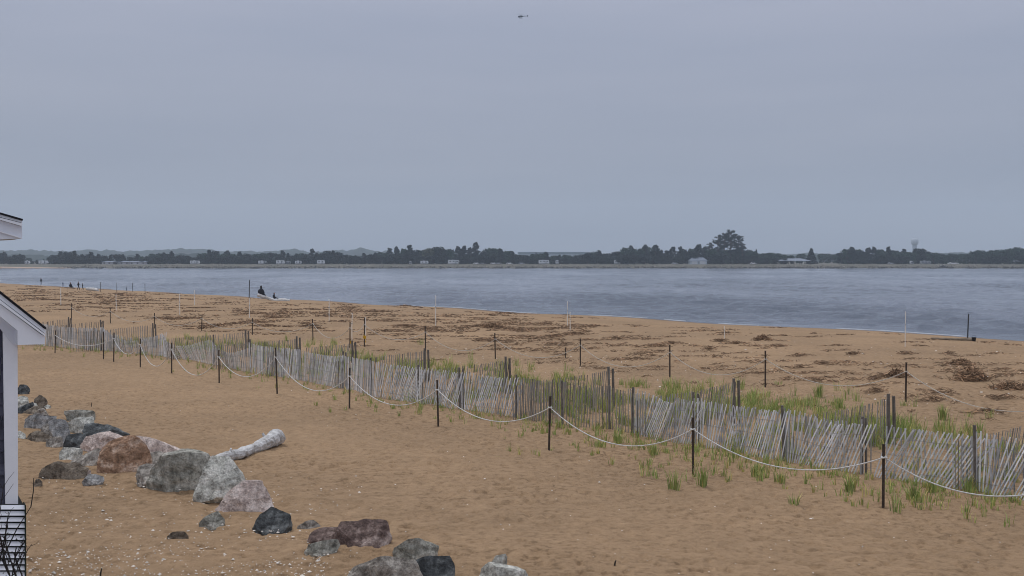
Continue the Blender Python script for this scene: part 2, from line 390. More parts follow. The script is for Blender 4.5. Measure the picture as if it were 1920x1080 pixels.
prof = [(-60, 474), (0, 474), (20, 473), (40, 476), (52, 486), (80, 486), (95, 478), (110, 475), (125, 473), (145, 470), (160, 475), (175, 472), (190, 477), (200, 479), (215, 475), (235, 482), (255, 476), (275, 478), (290, 474), (313, 471), (328, 477), (340, 474), (355, 478), (370, 478), (395, 472), (410, 474), (425, 472), (450, 475), (470, 473), (490, 472), (510, 474), (535, 474), (560, 472), (580, 471), (600, 474), (630, 472), (640, 473), (655, 474), (680, 476), (700, 474), (720, 470), (738, 461), (750, 467), (765, 461), (780, 463), (795, 470), (810, 461), (825, 465), (843, 468), (855, 463), (880, 463), (890, 459), (900, 463), (910, 466), (923, 462), (940, 470), (955, 472), (963, 470), (985, 479), (1000, 476), (1020, 472), (1040, 478), (1065, 476), (1085, 477), (1105, 468), (1125, 471), (1145, 475), (1160, 468), (1170, 463), (1187, 462), (1200, 466), (1216, 459), (1235, 463), (1246, 476), (1260, 467), (1275, 466), (1288, 458), (1302, 463), (1320, 464), (1400, 466), (1410, 470), (1430, 474), (1447, 470), (1465, 474), (1490, 477), (1545, 478), (1572, 478), (1580, 470), (1588, 463), (1600, 467), (1615, 467), (1635, 468), (1660, 465), (1680, 469), (1692, 465), (1705, 470), (1728, 467), (1742, 471), (1760, 475), (1790, 477), (1812, 476), (1835, 468), (1850, 470), (1870, 469), (1895, 465), (1915, 461), (1990, 464)]
R.seed(77)
PX = [a for a, b in prof]; PT = [b for a, b in prof]
groups = [(400, 'far left'), (960, 'left of centre'), (1320, 'left of the tall pines'), (1580, 'right of the tall pines'), (3000, 'near the water tower')]
px = -50.
while px < 1990:
    top = float(np.interp(px, PX, PT)) + R.uniform(-4.5, 1.5)
    zone = [g for lim, g in groups if px < lim][0]
    k = R.random(); Y = R.uniform(828, 862)
    if 1485 < px < 1570: px += 10; continue
    if 700 < px < 960 or 1090 < px < 1330: kd = 'pine' if k < .75 else 'round'
    elif 1580 < px < 1760: kd = 'pine' if k < .6 else 'round'
    else: kd = 'round' if k < .7 else 'pine'
    if 791 < px < 806: pr = proto_pale; kd = 'pale'
    elif px > 1770 or 1410 < px < 1490 or R.random() < .28: pr = proto_mid
    else: pr = R.choice(protos[kd])
    w = R.uniform(.8, 1.15) * (1.15 if top > 470 else 1.)
    put_tree(pr, px, top, Y, {'pine': 'dark spiky-topped pine', 'round': 'dark bushy tree', 'pale': 'paler thin tree'}[kd] + ' in the tree line across the river, ' + zone, 'tree line across the river, ' + zone, w)
    px += R.uniform(9, 14)
px = -45.
while px < 1980:                              # a lower second row in front of gaps
    top = float(np.interp(px, PX, PT)); top = top + (HOR-top+9)*R.uniform(.28, .5)
    zone = [g for lim, g in groups if px < lim][0]
    if not (1480 < px < 1580 or 1765 < px < 1800): put_tree(R.choice(protos['round']), px, top, R.uniform(872, 900) if R.random() < .4 else R.uniform(822, 828), 'low dark bushy tree under the far tree line, ' + zone, 'low trees across the river, ' + zone, 1.7)
    px += R.uniform(12, 19)
put_tree(protos['cone'][0], 1521, 467, 835, 'lone dark pointed fir behind the open pavilion across the river', None, 2.1, 'fir_tree')
put_tree(protos['cone'][0], 1005, 474, 838, 'small pointed fir left of the white camper by the flat-roofed building', None, 1.1, 'fir_tree')
put_tree(protos['cone'][0], 1418, 469, 838, 'pointed fir at the right foot of the tall open pines', None, 1.1, 'fir_tree')
for px, top, w, lb in ((1346, 441, 1.15, 'tall open pine, left one of the group rising above the tree line'), (1358, 436, 1.1, 'tall open pine just left of the tallest in the group above the tree line'), (1370, 431, 1.15, 'tallest open pine in the group rising above the tree line'), (1384, 441, 1.2, 'tall open pine, right one of the group rising above the tree line'), (1330, 455, 1.3, 'open pine with a lower crown just left of the tallest pines'), (1392, 456, 1.2, 'lower open pine just right of the tallest pines')):
    put_tree(protos['tall'][0 if px not in (1358, 1384) else 1], px, top, R.uniform(840, 850), lb, 'tall open pines across the river', w*.78, 'pine_tree')
for px, top in ((1336, 467), (1352, 466), (1371, 464), (1384, 466)): put_tree(protos['round'][1], px, top, 850, 'dark bushy tree growing under the tall open pines across the river', 'bushy trees under the tall pines', 1.15)
for px, top in ((1500, 473), (1545, 473), (1560, 474), (1574, 473)): put_tree(proto_mid, px, top, 960, 'hazy green tree behind the open pavilion across the river', 'trees behind the pavilion', 1.3)
for t_ in [t for v in protos.values() for t in v] + [proto_mid, proto_pale]:
    for c in list(t_.children): bpy.data.objects.remove(c)
    bpy.data.objects.remove(t_)
# distant skyline trees at far left
mb = MB(); R.seed(5)
# ------------------------------------------------------------------ campers, cars and buildings across the river
M_wht = mat('white_panel', (214, 216, 220), (196, 200, 206), scale=.8, bump=0, rough=.5)
M_glass = mat('dark_glass', (30, 36, 44), (40, 48, 56), scale=1, bump=0, rough=.15)
M_tyre = mat('tyre_rubber', (24, 24, 25), (34, 34, 35), bump=0)
M_greyp = mat('grey_panel', (150, 156, 164), (136, 142, 150), scale=.8, bump=0, rough=.5)
M_roofg = mat('grey_roof', (138, 146, 160), (120, 128, 142), scale=1, bump=0)
def wheel(parent, x, y, z, r=.36):
    b = MB(); b.tube([(x, y-.12, z), (x, y+.12, z)], r, 14); build(b, 'wheel', M_tyre, parent)
def camper(px, Y, L, Hh, label, m=None, base=None):
    x = (px-960)/F*Y; z = LAND + .1; t = thing('camper', label, 'camper', (x, Y, z), 'campers and vehicles across the river')
    b = MB(); prof_ = [(-L/2, .55), (L/2-.2, .55), (L/2, 1.2), (L/2-.5, Hh), (-L/2+.15, Hh), (-L/2, Hh-.3)]
    b.prism([(x+a, Y-1.25, z+c) for a, c in prof_], (0, 2.5, 0)); build(b, 'body', m or M_wht, t)
    k = max(2, int(L/2.2))
    for i in range(k):
        xx = x - L/2 + L*(i+.6)/(k+.2); b = MB(); b.box((xx, Y-1.27, z+Hh*.62), (.95, .05, .6)); build(b, 'window', M_glass, t)
    b = MB(); b.box((x+L*.18, Y-1.27, z+1.5), (.7, .04, 1.75)); build(b, 'door', M_greyp, t)
    for s in (-.45, .45): wheel(t, x+s, Y-1.1, z+.36)
    b = MB(); b.box((x-L*.1, Y, z+Hh+.12), (1., .8, .24)); build(b, 'roof_vent', M_wht, t)
def car(px, Y, L, label, m, group='campers and vehicles across the river'):
    x = (px-960)/F*Y; z = LAND+.1; t = thing('parked_car', label, 'car', (x, Y, z), group); b = MB()
    p_ = [(-L/2, .35), (L/2, .35), (L/2, .85), (L*.3, 1.0), (L*.14, 1.55), (-L*.22, 1.6), (-L*.36, 1.05), (-L/2, .95)]
    b.prism([(x+a, Y-.9, z+c) for a, c in p_], (0, 1.8, 0)); build(b, 'body', m, t)
    b = MB(); b.prism([(x+a, Y-.93, z+c) for a, c in [(-L*.3, 1.05), (L*.2, 1.02), (L*.11, 1.48), (-L*.2, 1.5)]], (0, .04, 0)); build(b, 'window', M_glass, t)
    for s in (-.32, .32): wheel(t, x+L*s, Y-.8, z+.36)
camper(52, 822, 3.2, 2.6, 'small white camper at the far left end of the tree line')
camper(82, 822, 6.5, 2.7, 'white camper parked in the low gap of the far-left trees')
camper(366, 822, 7.0, 2.7, 'white camper alone below the trees right of the long low buildings')
camper(493, 822, 6.4, 2.7, 'white camper directly above the seated person')
camper(526, 821, 6.2, 2.9, 'white camper just right of the one above the seated person')
camper(541, 825, 4.0, 2.3, 'small grey-white camper between two white campers', M_greyp)
camper(560, 822, 5.0, 2.6, 'short white camper, third in the row right of the seated person')
camper(602, 822, 5.6, 3.0, 'tall white camper standing by itself above the two dark shore posts')
camper(796, 822, 6.0, 2.6, 'white camper at the foot of the pale thin tree')
camper(770, 823, 2.0, 2.0, 'tiny white trailer left of the camper at the pale tree')
camper(851, 820, 8.6, 3.3, 'largest white camper with three windows')
camper(1020, 820, 8.0, 3.2, 'long white camper below the flat-roofed building')
camper(1045, 821, 2.6, 2.9, 'narrow white camper right of the long camper')
camper(1157, 822, 4.4, 3.2, 'white camper partly hidden by pines left of the gabled house')
camper(1175, 823, 4.2, 2.4, 'grey camper under the pines left of the gabled house', M_greyp)
camper(1735, 822, 7.6, 2.6, 'grey-white trailer below the water tower', M_greyp)
camper(1709, 821, 2.2, 2.4, 'small upright white trailer directly below the water tower')
camper(1908, 824, 6., 2.8, 'white camper at the far right edge of the shore', M_greyp)
M_carw = mat('white_car_paint', (222, 224, 226), bump=0, rough=.35); M_cars = mat('silver_car_paint', (168, 172, 178), bump=0, rough=.35, metal=.3)
for px, lb, m in ((893, 'small white car just right of the largest camper', M_carw), (905, 'silver car second in the row after the largest camper', M_cars), (925, 'white car in the middle of the row of parked cars', M_carw), (935, 'silver car right of the middle white car', M_cars), (955, 'white car before the gap in the trees', M_carw), (978, 'silver car left of the long camper', M_cars), (1412, 'small white car right of the gabled house', M_carw), (1670, 'silver car below the dense pines right of the pavilion', M_cars), (1265, 'silver car between the pines and the gabled house', M_cars)):
    car(px, 820, 4.4, lb, m)
car(1787, 819, 8., 'bright white pickup truck on the open grass at the right', M_carw)
# gabled house
def bld(px, Y, w, hw, hr, dep, label, name, m, roofm, hip=0.):
    x = (px-960)/F*Y; z = LAND; t = thing(name, label, 'building', (x, Y, z)); b = MB()
    b.box((x, Y+dep/2, z+hw/2), (w, dep, hw)); build(b, 'wall', m, t)
    b = MB(); o = .6
    vs = [(x-w/2-o, Y-o, z+hw), (x+w/2+o, Y-o, z+hw), (x+w/2+o, Y+dep+o, z+hw), (x-w/2-o, Y+dep+o, z+hw), (x-w/2+hip, Y+dep/2, z+hw+hr), (x+w/2-hip, Y+dep/2, z+hw+hr)]
    b.add(vs, [(0, 1, 5, 4), (2, 3, 4, 5), (1, 2, 5), (3, 0, 4), (3, 2, 1, 0)]); build(b, 'roof', roofm, t)
    return t, x, z
t, x, z = bld(1310, 820, 12.5, 2.9, 2.6, 9, 'pale house with a gabled grey roof and two white garage doors across the river', 'house', mat('pale_siding', (176, 186, 198), bump=0), M_roofg, 2.5)
for s in (-3.2, 3.0):
    b = MB(); b.box((x+s, 819.95, z+1.25), (4.2, .15, 2.3)); build(b, 'garage_door', M_wht, t)
b = MB(); b.box((x, 819.95, z+1.2), (1.0, .12, 2.1)); build(b, 'door', M_greyp, t)
x = (1492-960)/F*822; z = LAND; t = thing('pavilion', 'long low open pavilion with a grey roof on posts across the river', 'pavilion', (x, 822, z))
b = MB(); b.add([(x-13, 818, z+2.8), (x+11, 818, z+2.6), (x+13, 830, z+2.6), (x-12, 830, z+2.8), (x-9, 824, z+4.4), (x+4, 824, z+4.6)], [(0, 1, 5, 4), (2, 3, 4, 5), (1, 2, 5), (3, 0, 4), (3, 2, 1, 0)]); build(b, 'roof', M_roofg, t)
for k in range(6):
    for yy in (819, 829):
        b = MB(); b.box((x-10+k*4, yy, z+1.3), (.3, .3, 2.7)); build(b, 'post', M_bark, t)
for px, w, lb in ((205, 11, 'short pale low shed, left one of the low buildings at the far left'), (228, 12, 'long pale low building in the middle of the far-left row'), (258, 13, 'pale low building with a grey roof at the right of the far-left row')):
    t, x, z = bld(px, 822, w, 1.7, .8, 5, lb, 'shed', mat('pale_shed', (196, 196, 200), (176, 170, 176), scale=.3, bump=0), M_roofg)
    for k in range(3): b = MB(); b.box((x-w/3+k*w/3, 821.96, z+1.0), (1.2, .12, .7)); build(b, 'window', M_glass, t)
# long flat-roofed building far behind
x = (1038-960)/F*1900; t = thing('flat_roofed_building', 'long flat-roofed pale building far beyond the gap in the trees', 'building', (x, 1900, LAND)); b = MB()
b.box((x, 1915, LAND+6.5), (118, 30, 13)); build(b, 'wall', mat('far_wall', (190, 200, 208), (170, 182, 190), scale=.1, bump=0), t)
b = MB(); b.box((x, 1915, LAND+15), (124, 33, 4)); build(b, 'roof', mat('far_roof', (96, 112, 124), bump=0), t)
for k in range(9): b = MB(); b.box((x-52+k*13, 1899.9, LAND+8), (7, .4, 3)); build(b, 'window', M_glass, t)
# water tower
Y = 2150; x = (1714.5-960)/F*Y; t = thing('water_tower', 'pale water tower with a wide tank on a column above the trees', 'water tower', (x, Y, LAND))
Mt = mat('tower_paint', (150, 158, 170), (140, 148, 160), scale=.1, bump=0)
Mt2 = mat('tower_tank_paint', (182, 188, 198), (170, 178, 190), scale=.1, bump=0)
b = MB(); b.tube([(x, Y, LAND), (x, Y, 24), (x, Y, 36)], [4.6, 4.2, 4.4], 20); build(b, 'column', Mt, t)
b = MB(); b.tube([(x, Y, 33), (x, Y, 37), (x, Y, 43), (x, Y, 45.5), (x, Y, 46.8)], [4.4, 7.0, 7.2, 5.5, .6], 24); build(b, 'tank', Mt2, t, smooth=True)
# signs / posts by the far shore
# rock pile on the far bank
mb = MB(); R.seed(3); xx = (1762-960)/F*806
for i in range(60):
    a = R.gauss(0, 2.6); h = max(0, 2.2-abs(a)*.4); s_ = R.uniform(.5, 1.2); g = R.uniform(.8, 1.5)
    mb.box((xx+a, 800+R.uniform(-1.5, 2), ZW+1+R.random()*h), (s_*1.3, s_, s_), Matrix.Rotation(R.uniform(0, 3), 3, (R.random(), R.random(), R.random()+.1)), (g, g, g), .7)
tag(build(mb, 'rock_pile', M_rip, origin=(xx, 800, LAND), var=True), 'heap of pale boulders on the far bank below the white pickup truck', 'rock pile')
# ------------------------------------------------------------------ boulders
def rockmat(key, c1, c2, c3):
    nm = 'rock_'+key
    if nm in _mc: return _mc[nm]
    m = mat(nm, c1, c2, 4., .9, 1., c3=c3, dist=.05, lo=.3, hi=.7); nt = m.node_tree; b = nt.nodes['Principled BSDF']; l = nt.links
    src = b.inputs['Base Color'].links[0].from_socket
    tc = [n for n in nt.nodes if n.type == 'TEX_COORD'][0]
    for sc, st in ((26., [(.36, (.68, .68, .68, 1)), (.5, (1.03, 1.03, 1.03, 1)), (.66, (1.35, 1.34, 1.32, 1))]), (9., [(.38, (.62, .61, .6, 1)), (.52, (1.05, 1.05, 1.05, 1))])):
        n = N(nt, 'ShaderNodeTexNoise'); n.inputs['Scale'].default_value = sc; n.inputs['Detail'].default_value = 5; n.inputs['Roughness'].default_value = .75; l.new(tc.outputs['Object'], n.inputs['Vector'])
        r = ramp(nt, st); l.new(n.outputs['Fac'], r.inputs[0])
        mx = N(nt, 'ShaderNodeMix', data_type='RGBA', blend_type='MULTIPLY'); mx.inputs[0].default_value = 1; mx.clamp_result = False
        l.new(src, mx.inputs[6]); l.new(r.outputs[0], mx.inputs[7]); src = mx.outputs[2]
    l.new(src, b.inputs['Base Color'])
    return m
RM = {'dark': ((38, 40, 42), (84, 88, 90), (138, 142, 142)), 'green': ((96, 96, 88), (154, 153, 144), (200, 197, 188)), 'pale': ((134, 134, 128), (194, 194, 186), (230, 228, 222)),
      'blue': ((102, 103, 103), (150, 150, 150), (196, 194, 190)), 'pink': ((160, 143, 137), (208, 192, 184), (232, 221, 214)), 'orange': ((104, 80, 62), (160, 128, 104), (210, 188, 170)),
      'maroon': ((70, 56, 54), (120, 102, 96), (184, 168, 160)), 'grey': ((98, 94, 88), (160, 154, 146), (206, 200, 190)), 'brown': ((70, 62, 54), (116, 106, 94), (150, 140, 126))}
def rock(poly, key, label, thick=.8, back=0., seed=None, cat='boulder', lift=0., amp=.06):
    rr = random.Random(hash_(label) if seed is None else seed)
    yb = max(p[1] for p in poly); yt = min(p[1] for p in poly); cx = sum(p[0] for p in poly)/len(poly); cy = sum(p[1] for p in poly)/len(poly)
    kx = 1.22 if cx < 190 else 1.10
    poly = [(cx+(p[0]-cx)*kx, cy+(p[1]-cy)*(1.12 if p[1] < cy else 1.04)) for p in poly]
    yc = min(yb - .10*(yb-yt), 1200)
    G = P(cx, yc); G = P(cx, yc) if back == 0 else Vector((G.x*(1+back/G.y), G.y+back, G.z))
    Y = G.y
    O = [at(px, py, Y) for px, py in poly]
    C = at(cx, cy, Y); wid = max(o.x for o in O)-min(o.x for o in O); hei = max(o.z for o in O)-min(o.z for o in O)
    th = thick*(wid*.5+hei*.6)
    pts = []
    n = len(O)
    for i, o in enumerate(O):
        nx = O[(i+1) % n]
        pts.append(o + Vector((0, rr.uniform(-.12, .12)*th, 0)))
        for k, dy in ((.78, -.28), (.45, -.5), (.8, .3), (.5, .5)):
            q = C + (o-C)*k*rr.uniform(.88, 1.08); q.y += dy*th*rr.uniform(.75, 1.2)
            if dy > 0: q = Vector((q.x*q.y/Y*1.0, q.y, CAMZ+(q.z-CAMZ)*q.y/Y-.04*th))
            pts.append(q)
        if o.z < C.z: pts.append(Vector((C.x+(o.x-C.x)*.9, o.y+.15*th, min(o.z, G.z)-.25)))
    bm = bmesh.new()
    for p in pts: bm.verts.new(p-G)
    res = bmesh.ops.convex_hull(bm, input=bm.verts)
    bmesh.ops.delete(bm, geom=[g for g in res['geom_interior'] if isinstance(g, bmesh.types.BMVert)], context='VERTS')
    for q in range(10):
        if q < 4: d_ = Vector((rr.gauss(0, 1), rr.gauss(-.3, 1), rr.gauss(.25, .8))).normalized(); qq = rr.uniform(.02, .07)
        else: d_ = Vector((rr.gauss(0, .4), -1, abs(rr.gauss(.2, .5)))).normalized(); qq = rr.uniform(.08, .26)
        sup = max(v.co.dot(d_) for v in bm.verts); mn = min(v.co.dot(d_) for v in bm.verts)
        cut = sup-(sup-mn)*qq
        res = bmesh.ops.bisect_plane(bm, geom=bm.verts[:]+bm.edges[:]+bm.faces[:], plane_co=d_*cut, plane_no=d_, clear_outer=True)
        es = [e for e in res['geom_cut'] if isinstance(e, bmesh.types.BMEdge)]
        if es: bmesh.ops.contextual_create(bm, geom=es)
    bmesh.ops.triangulate(bm, faces=bm.faces)
    size = max(wid, hei, .2)
    for it in range(5):
        es = [e for e in bm.edges if e.calc_length() > size/24]
        if not es or len(bm.verts) > 9000: break
        bmesh.ops.subdivide_edges(bm, edges=es, cuts=1); bmesh.ops.triangulate(bm, faces=[f for f in bm.faces if len(f.verts) > 3])
    bm.normal_update()
    V = np.array([v.co[:] for v in bm.verts])+rr.uniform(0, 50)
    nn = fbm(V[:, 0]/size*3, V[:, 1]/size*3, V[:, 2]/size*3, 4, seed=5); n2 = -np.abs(fbm(V[:, 0]/size*2, V[:, 1]/size*2, V[:, 2]/size*2, 3, seed=15))
    n3 = np.round(2.5*vnoise(V[:, 0]/size*7, V[:, 1]/size*7, V[:, 2]/size*11, seed=25))/2.5
    nrm = [v.normal.copy() for v in bm.verts]
    for i, v in enumerate(bm.verts): v.co += nrm[i]*size*amp*(nn[i]*.45 + n2[i]*.65 + .25 + n3[i]*.28)
    me = bpy.data.meshes.new('boulder'); bm.to_mesh(me); bm.free()
    me.materials.append(rockmat(key, *RM[key]))
    o = bpy.data.objects.new('boulder' if cat == 'boulder' else 'small_rock', me); link(o); o.location = G + Vector((0, 0, lift))
    return tag(o, label, cat, 'boulders strewn along the sand')
def hash_(s):
    h = 7
    for c in s: h = (h*131 + ord(c)) % 1000003
    return h
ROCKS = [
 ([(31, 737), (38, 721), (50, 722), (55, 729), (48, 738), (32, 741)], 'dark', 'small black wedge rock, topmost of the rocks beside the white corner board', .8),
 ([(29, 747), (40, 740), (52, 744), (51, 753), (38, 764), (29, 768)], 'pale', 'whitish round rock against the corner board below the black wedge rock', .8),
 ([(30, 769), (45, 762), (62, 751), (62, 760), (46, 773), (31, 777)], 'dark', 'black shadowed rock under the whitish round rock', .8),
 ([(66, 749), (74, 742), (82, 744), (88, 752), (85, 761), (72, 763), (66, 757)], 'brown', 'rounded beige rock leaning on small dark rocks near the corner board', .9),
 ([(82, 765), (89, 757), (95, 761), (92, 767)], 'pale', 'tiny white stone right of the rounded beige rock', .9),
 ([(50, 763), (59, 755), (66, 757), (70, 764), (60, 770), (50, 768)], 'pale', 'small white stone between the black rock and the beige rock', .9),
 ([(48, 773), (62, 763), (78, 760), (83, 766), (68, 777), (50, 777)], 'brown', 'small brown rock below the rounded beige rock', .9),
 ([(60, 782), (74, 768), (82, 766), (90, 778), (78, 782)], 'grey', 'pale grey triangular rock behind the flat blue-grey slab', .8),
 ([(48, 784), (60, 778), (78, 777), (104, 779), (92, 792), (76, 803), (58, 806), (48, 800)], 'blue', 'flat blue-grey slab at the left end of the rock heap', .9),
 ([(92, 789), (112, 781), (124, 782), (128, 790), (121, 800), (131, 820), (122, 838), (111, 815), (102, 800)], 'blue', 'tall narrow grey slab standing left of the greenish white rock', .6),
 ([(76, 802), (92, 794), (104, 802), (110, 812), (95, 822), (84, 816)], 'grey', 'mid-grey angular rock in front of the flat blue-grey slab', .8),
 ([(48, 824), (58, 813), (72, 804), (82, 812), (92, 821), (86, 828), (52, 828)], 'brown', 'low brown-grey rock left of the tall narrow slab', .8),
 ([(86, 824), (96, 820), (112, 820), (116, 834), (102, 840), (88, 834)], 'grey', 'small square grey rock at the foot of the tall narrow slab', .8),
 ([(29, 812), (38, 805), (48, 813), (44, 823), (30, 826)], 'pale', 'pale small rock beside the corner board below the slabs', .8),
 ([(125, 775), (128, 771), (158, 772), (170, 769), (176, 774), (172, 782), (150, 787), (132, 789)], 'green', 'dark green flat-topped rock, highest of the heap', .9),
 ([(120, 793), (140, 789), (160, 780), (172, 781), (174, 790), (162, 797), (162, 806), (148, 813), (130, 816), (121, 806)], 'pale', 'greenish white chunky rock in the middle of the heap', .8),
 ([(158, 792), (172, 788), (190, 796), (215, 804), (243, 815), (232, 821), (200, 816), (170, 817), (158, 808)], 'dark', 'long dark grey rock tapering to the right behind the heap', .7),
 ([(128, 815), (150, 812), (162, 820), (160, 836), (145, 843), (125, 846), (123, 832)], 'dark', 'dark hollow rock under the greenish white rock', .8),
 ([(155, 828), (165, 817), (200, 814), (224, 822), (218, 838), (195, 843), (170, 849), (155, 842)], 'pink', 'pinkish speckled rock left of the large orange boulder', .9),
 ([(208, 819), (216, 815), (225, 819), (222, 828), (210, 827)], 'blue', 'little round blue-grey stone on top of the pinkish speckled rock', .8),
 ([(112, 843), (120, 838), (130, 845), (150, 842), (148, 855), (138, 862), (120, 866), (114, 859)], 'pale', 'whitish low rock at the front left of the heap', .8),
 ([(138, 866), (160, 852), (184, 841), (188, 855), (183, 874), (168, 877), (148, 873)], 'grey', 'angular pale grey rock touching the left side of the orange boulder', .8),
 ([(80, 886), (90, 873), (112, 866), (150, 868), (165, 878), (150, 886), (120, 893), (95, 897)], 'brown', 'flat grey-brown rock undercut by shadow at the front left', .8),
 ([(188, 882), (190, 850), (208, 828), (236, 817), (262, 822), (275, 835), (278, 864), (262, 880), (235, 889), (200, 891)], 'orange', 'large orange-brown boulder in the heap', 1.),
 ([(238, 818), (262, 816), (300, 828), (322, 838), (346, 850), (350, 860), (320, 860), (285, 858), (262, 838)], 'pink', 'long pink-white boulder sloping down to the right behind the orange one', .7),
 ([(276, 850), (300, 844), (322, 848), (332, 860), (312, 873), (284, 872)], 'grey', 'speckled grey rock below the long pink-white boulder', .8),
 ([(256, 891), (260, 875), (275, 867), (298, 872), (297, 892), (276, 909), (261, 905)], 'grey', 'rounded grey rock with dark cracks left of the big grey-green boulder', .9),
 ([(271, 919), (284, 886), (305, 856), (345, 847), (386, 854), (398, 872), (388, 902), (340, 910), (302, 920)], 'green', 'biggest grey-green boulder touching the driftwood end', .9),
 ([(383, 882), (396, 852), (430, 858), (450, 880), (464, 898), (442, 915), (412, 936), (374, 943), (368, 928), (385, 903)], 'pale', 'large pale green-white boulder in front of the driftwood log', .8),
 ([(408, 958), (430, 925), (458, 899), (495, 895), (504, 922), (509, 941), (476, 962), (440, 963)], 'pink', 'large flat-faced pinkish boulder below the driftwood log', .9),
 ([(374, 983), (388, 966), (410, 954), (419, 974), (411, 985)], 'green', 'small greenish rock left of the flat-faced pinkish boulder', .9),
 ([(476, 991), (484, 966), (503, 944), (521, 945), (539, 965), (544, 989), (530, 995), (500, 995)], 'dark', 'black-grey pyramid shaped rock standing alone', .9),
 ([(558, 989), (576, 976), (590, 974), (600, 985), (580, 992)], 'grey', 'half-buried grey rock right of the black-grey pyramid', .8),
 ([(577, 1019), (585, 998), (600, 984), (636, 990), (641, 1005), (620, 1016)], 'maroon', 'smaller reddish purple rock left of the maroon block', .9),
 ([(573, 1039), (580, 1022), (610, 1012), (636, 1010), (641, 1019), (606, 1036)], 'green', 'low dark green rock in front of the reddish purple rock', .8),
 ([(628, 1021), (640, 980), (662, 977), (722, 973), (729, 990), (730, 1011), (692, 1023), (655, 1025)], 'maroon', 'blocky maroon boulder with a pale pink top', .9),
 ([(732, 1032), (755, 1015), (780, 1006), (806, 1015), (818, 1025), (817, 1040), (790, 1051), (750, 1049)], 'green', 'dark mossy rock behind the boulders at the bottom edge', .9),
 ([(650, 1100), (662, 1062), (690, 1045), (722, 1045), (772, 1054), (800, 1100)], 'grey', 'big grooved grey boulder cut by the bottom edge', .8),
 ([(770, 1076), (778, 1048), (802, 1040), (842, 1042), (850, 1060), (848, 1078), (800, 1088)], 'dark', 'black boulder with a white top at the bottom edge', .8),
 ([(886, 1100), (898, 1066), (922, 1058), (968, 1066), (994, 1080), (1002, 1100)], 'pale', 'pale rounded boulder at the bottom edge, rightmost of the rocks', .8),
 ([(918, 1062), (930, 1042), (948, 1037), (954, 1044), (944, 1052), (938, 1064)], 'pale', 'small white hooked stone standing on the rightmost boulder', .5),
 ([(315, 1006), (325, 998), (345, 997), (353, 1003), (345, 1011), (330, 1011)], 'brown', 'small brown stone alone on the shelly sand left of the dark pyramid', .8),
 ([(158, 900), (168, 888), (184, 889), (196, 894), (180, 899), (166, 904)], 'blue', 'flat bluish stone half buried below the orange boulder', .8),
 ([(64, 906), (67, 897), (74, 897), (78, 903), (74, 908)], 'brown', 'rounded pebble alone on the sand beside the corner board', .9),
 ([(150, 884), (160, 878), (170, 882), (165, 892), (154, 893)], 'pink', 'small pinkish stone between the flat brown rock and the orange boulder', .9),
]
for r_ in ROCKS: rock(r_[0], r_[1], r_[2], r_[3])
# ------------------------------------------------------------------ driftwood
M_drift = mat('driftwood', (160, 156, 152), (206, 205, 204), 3., .85, 1., c3=(230, 230, 230), stretch=(.8, 3., 3.), dist=.04)
def log(pxs, rs, label, name='driftwood_log', m=None, lift=0, n=12, knots=True, grp=None):
    pts = [P(a, b)+Vector((0, 0, r*.85+lift)) for (a, b), r in zip(pxs, rs)]
    Q = []; RR = []
    for i in range(len(pts)-1):
        for k in range(6): t = k/6; Q.append(pts[i].lerp(pts[i+1], t)); RR.append(rs[i]+(rs[i+1]-rs[i])*t)
    Q.append(pts[-1]); RR.append(rs[-1])
    Q = [q+Vector((R.uniform(-.012, .012), 0, R.uniform(-.012, .012))) for q in Q]
    mb = MB(); mb.tube(Q, [r*R.uniform(.93, 1.07) for r in RR], n)
    mb.v = [tuple(Vector(v)+Vector((R.gauss(0, .006), R.gauss(0, .006), R.gauss(0, .006)))) for v in mb.v]
    if knots:
        for k in range(4):
            i = R.randrange(2, len(Q)-2); d = Vector((R.uniform(-1, 1), R.uniform(-1, .2), R.uniform(0, 1))).normalized()
            mb.tube([Q[i], Q[i]+d*RR[i]*1.5], [RR[i]*.35, RR[i]*.18], 7)
    return tag(build(mb, name, m or M_drift, origin=pts[0]), label, 'driftwood', grp)
R.seed(12)
log([(385, 878), (420, 866), (455, 858), (482, 847), (505, 838), (519, 834)], [.10, .12, .13, .135, .17, .22], 'thick bleached driftwood log pointing right from the boulders')
DLOG = P(505, 563).y
def log_at(pxs, rs, label, dy=0.):
    Q = [at(a, b, DLOG+dy) for a, b in pxs]; mb = MB(); pts = []; rr_ = []
    for i in range(len(Q)-1):
        for k in range(5): pts.append(Q[i].lerp(Q[i+1], k/5)); rr_.append((rs[i]+(rs[i+1]-rs[i])*k/5)*R.uniform(.9, 1.1))
    pts.append(Q[-1]); rr_.append(rs[-1]); mb.tube(pts, rr_, 9)
    for k in range(4): p = R.choice(pts); mb.tube([p, p+Vector((R.uniform(-.5, .5), R.uniform(-.3, .3), R.uniform(-.1, .4)))], [.09, .04], 5)
    return tag(build(mb, 'driftwood_log', M_drift, origin=Q[0]), label, 'driftwood')
log_at([(483, 553), (492, 556), (505, 560), (520, 565)], [.24, .22, .2, .2], 'pale slanting driftwood trunk that the dark seated person sits on')
log_at([(516, 564), (528, 563), (543, 564)], [.22, .3, .2], 'short pale root stump at the lower end of the trunk under the seated person', -.6)
log([(1746, 636), (1780, 638), (1822, 639)], [.07, .09, .1], 'thin beach log lying by the water at the foot of a dark post', m=mat('log_tan', (150, 138, 120), (120, 108, 94), 3, .9, .4), knots=False)
log([(163, 544), (175, 545), (184, 546)], [.25, .3, .2], 'pale log on the beach right of the two walking people')
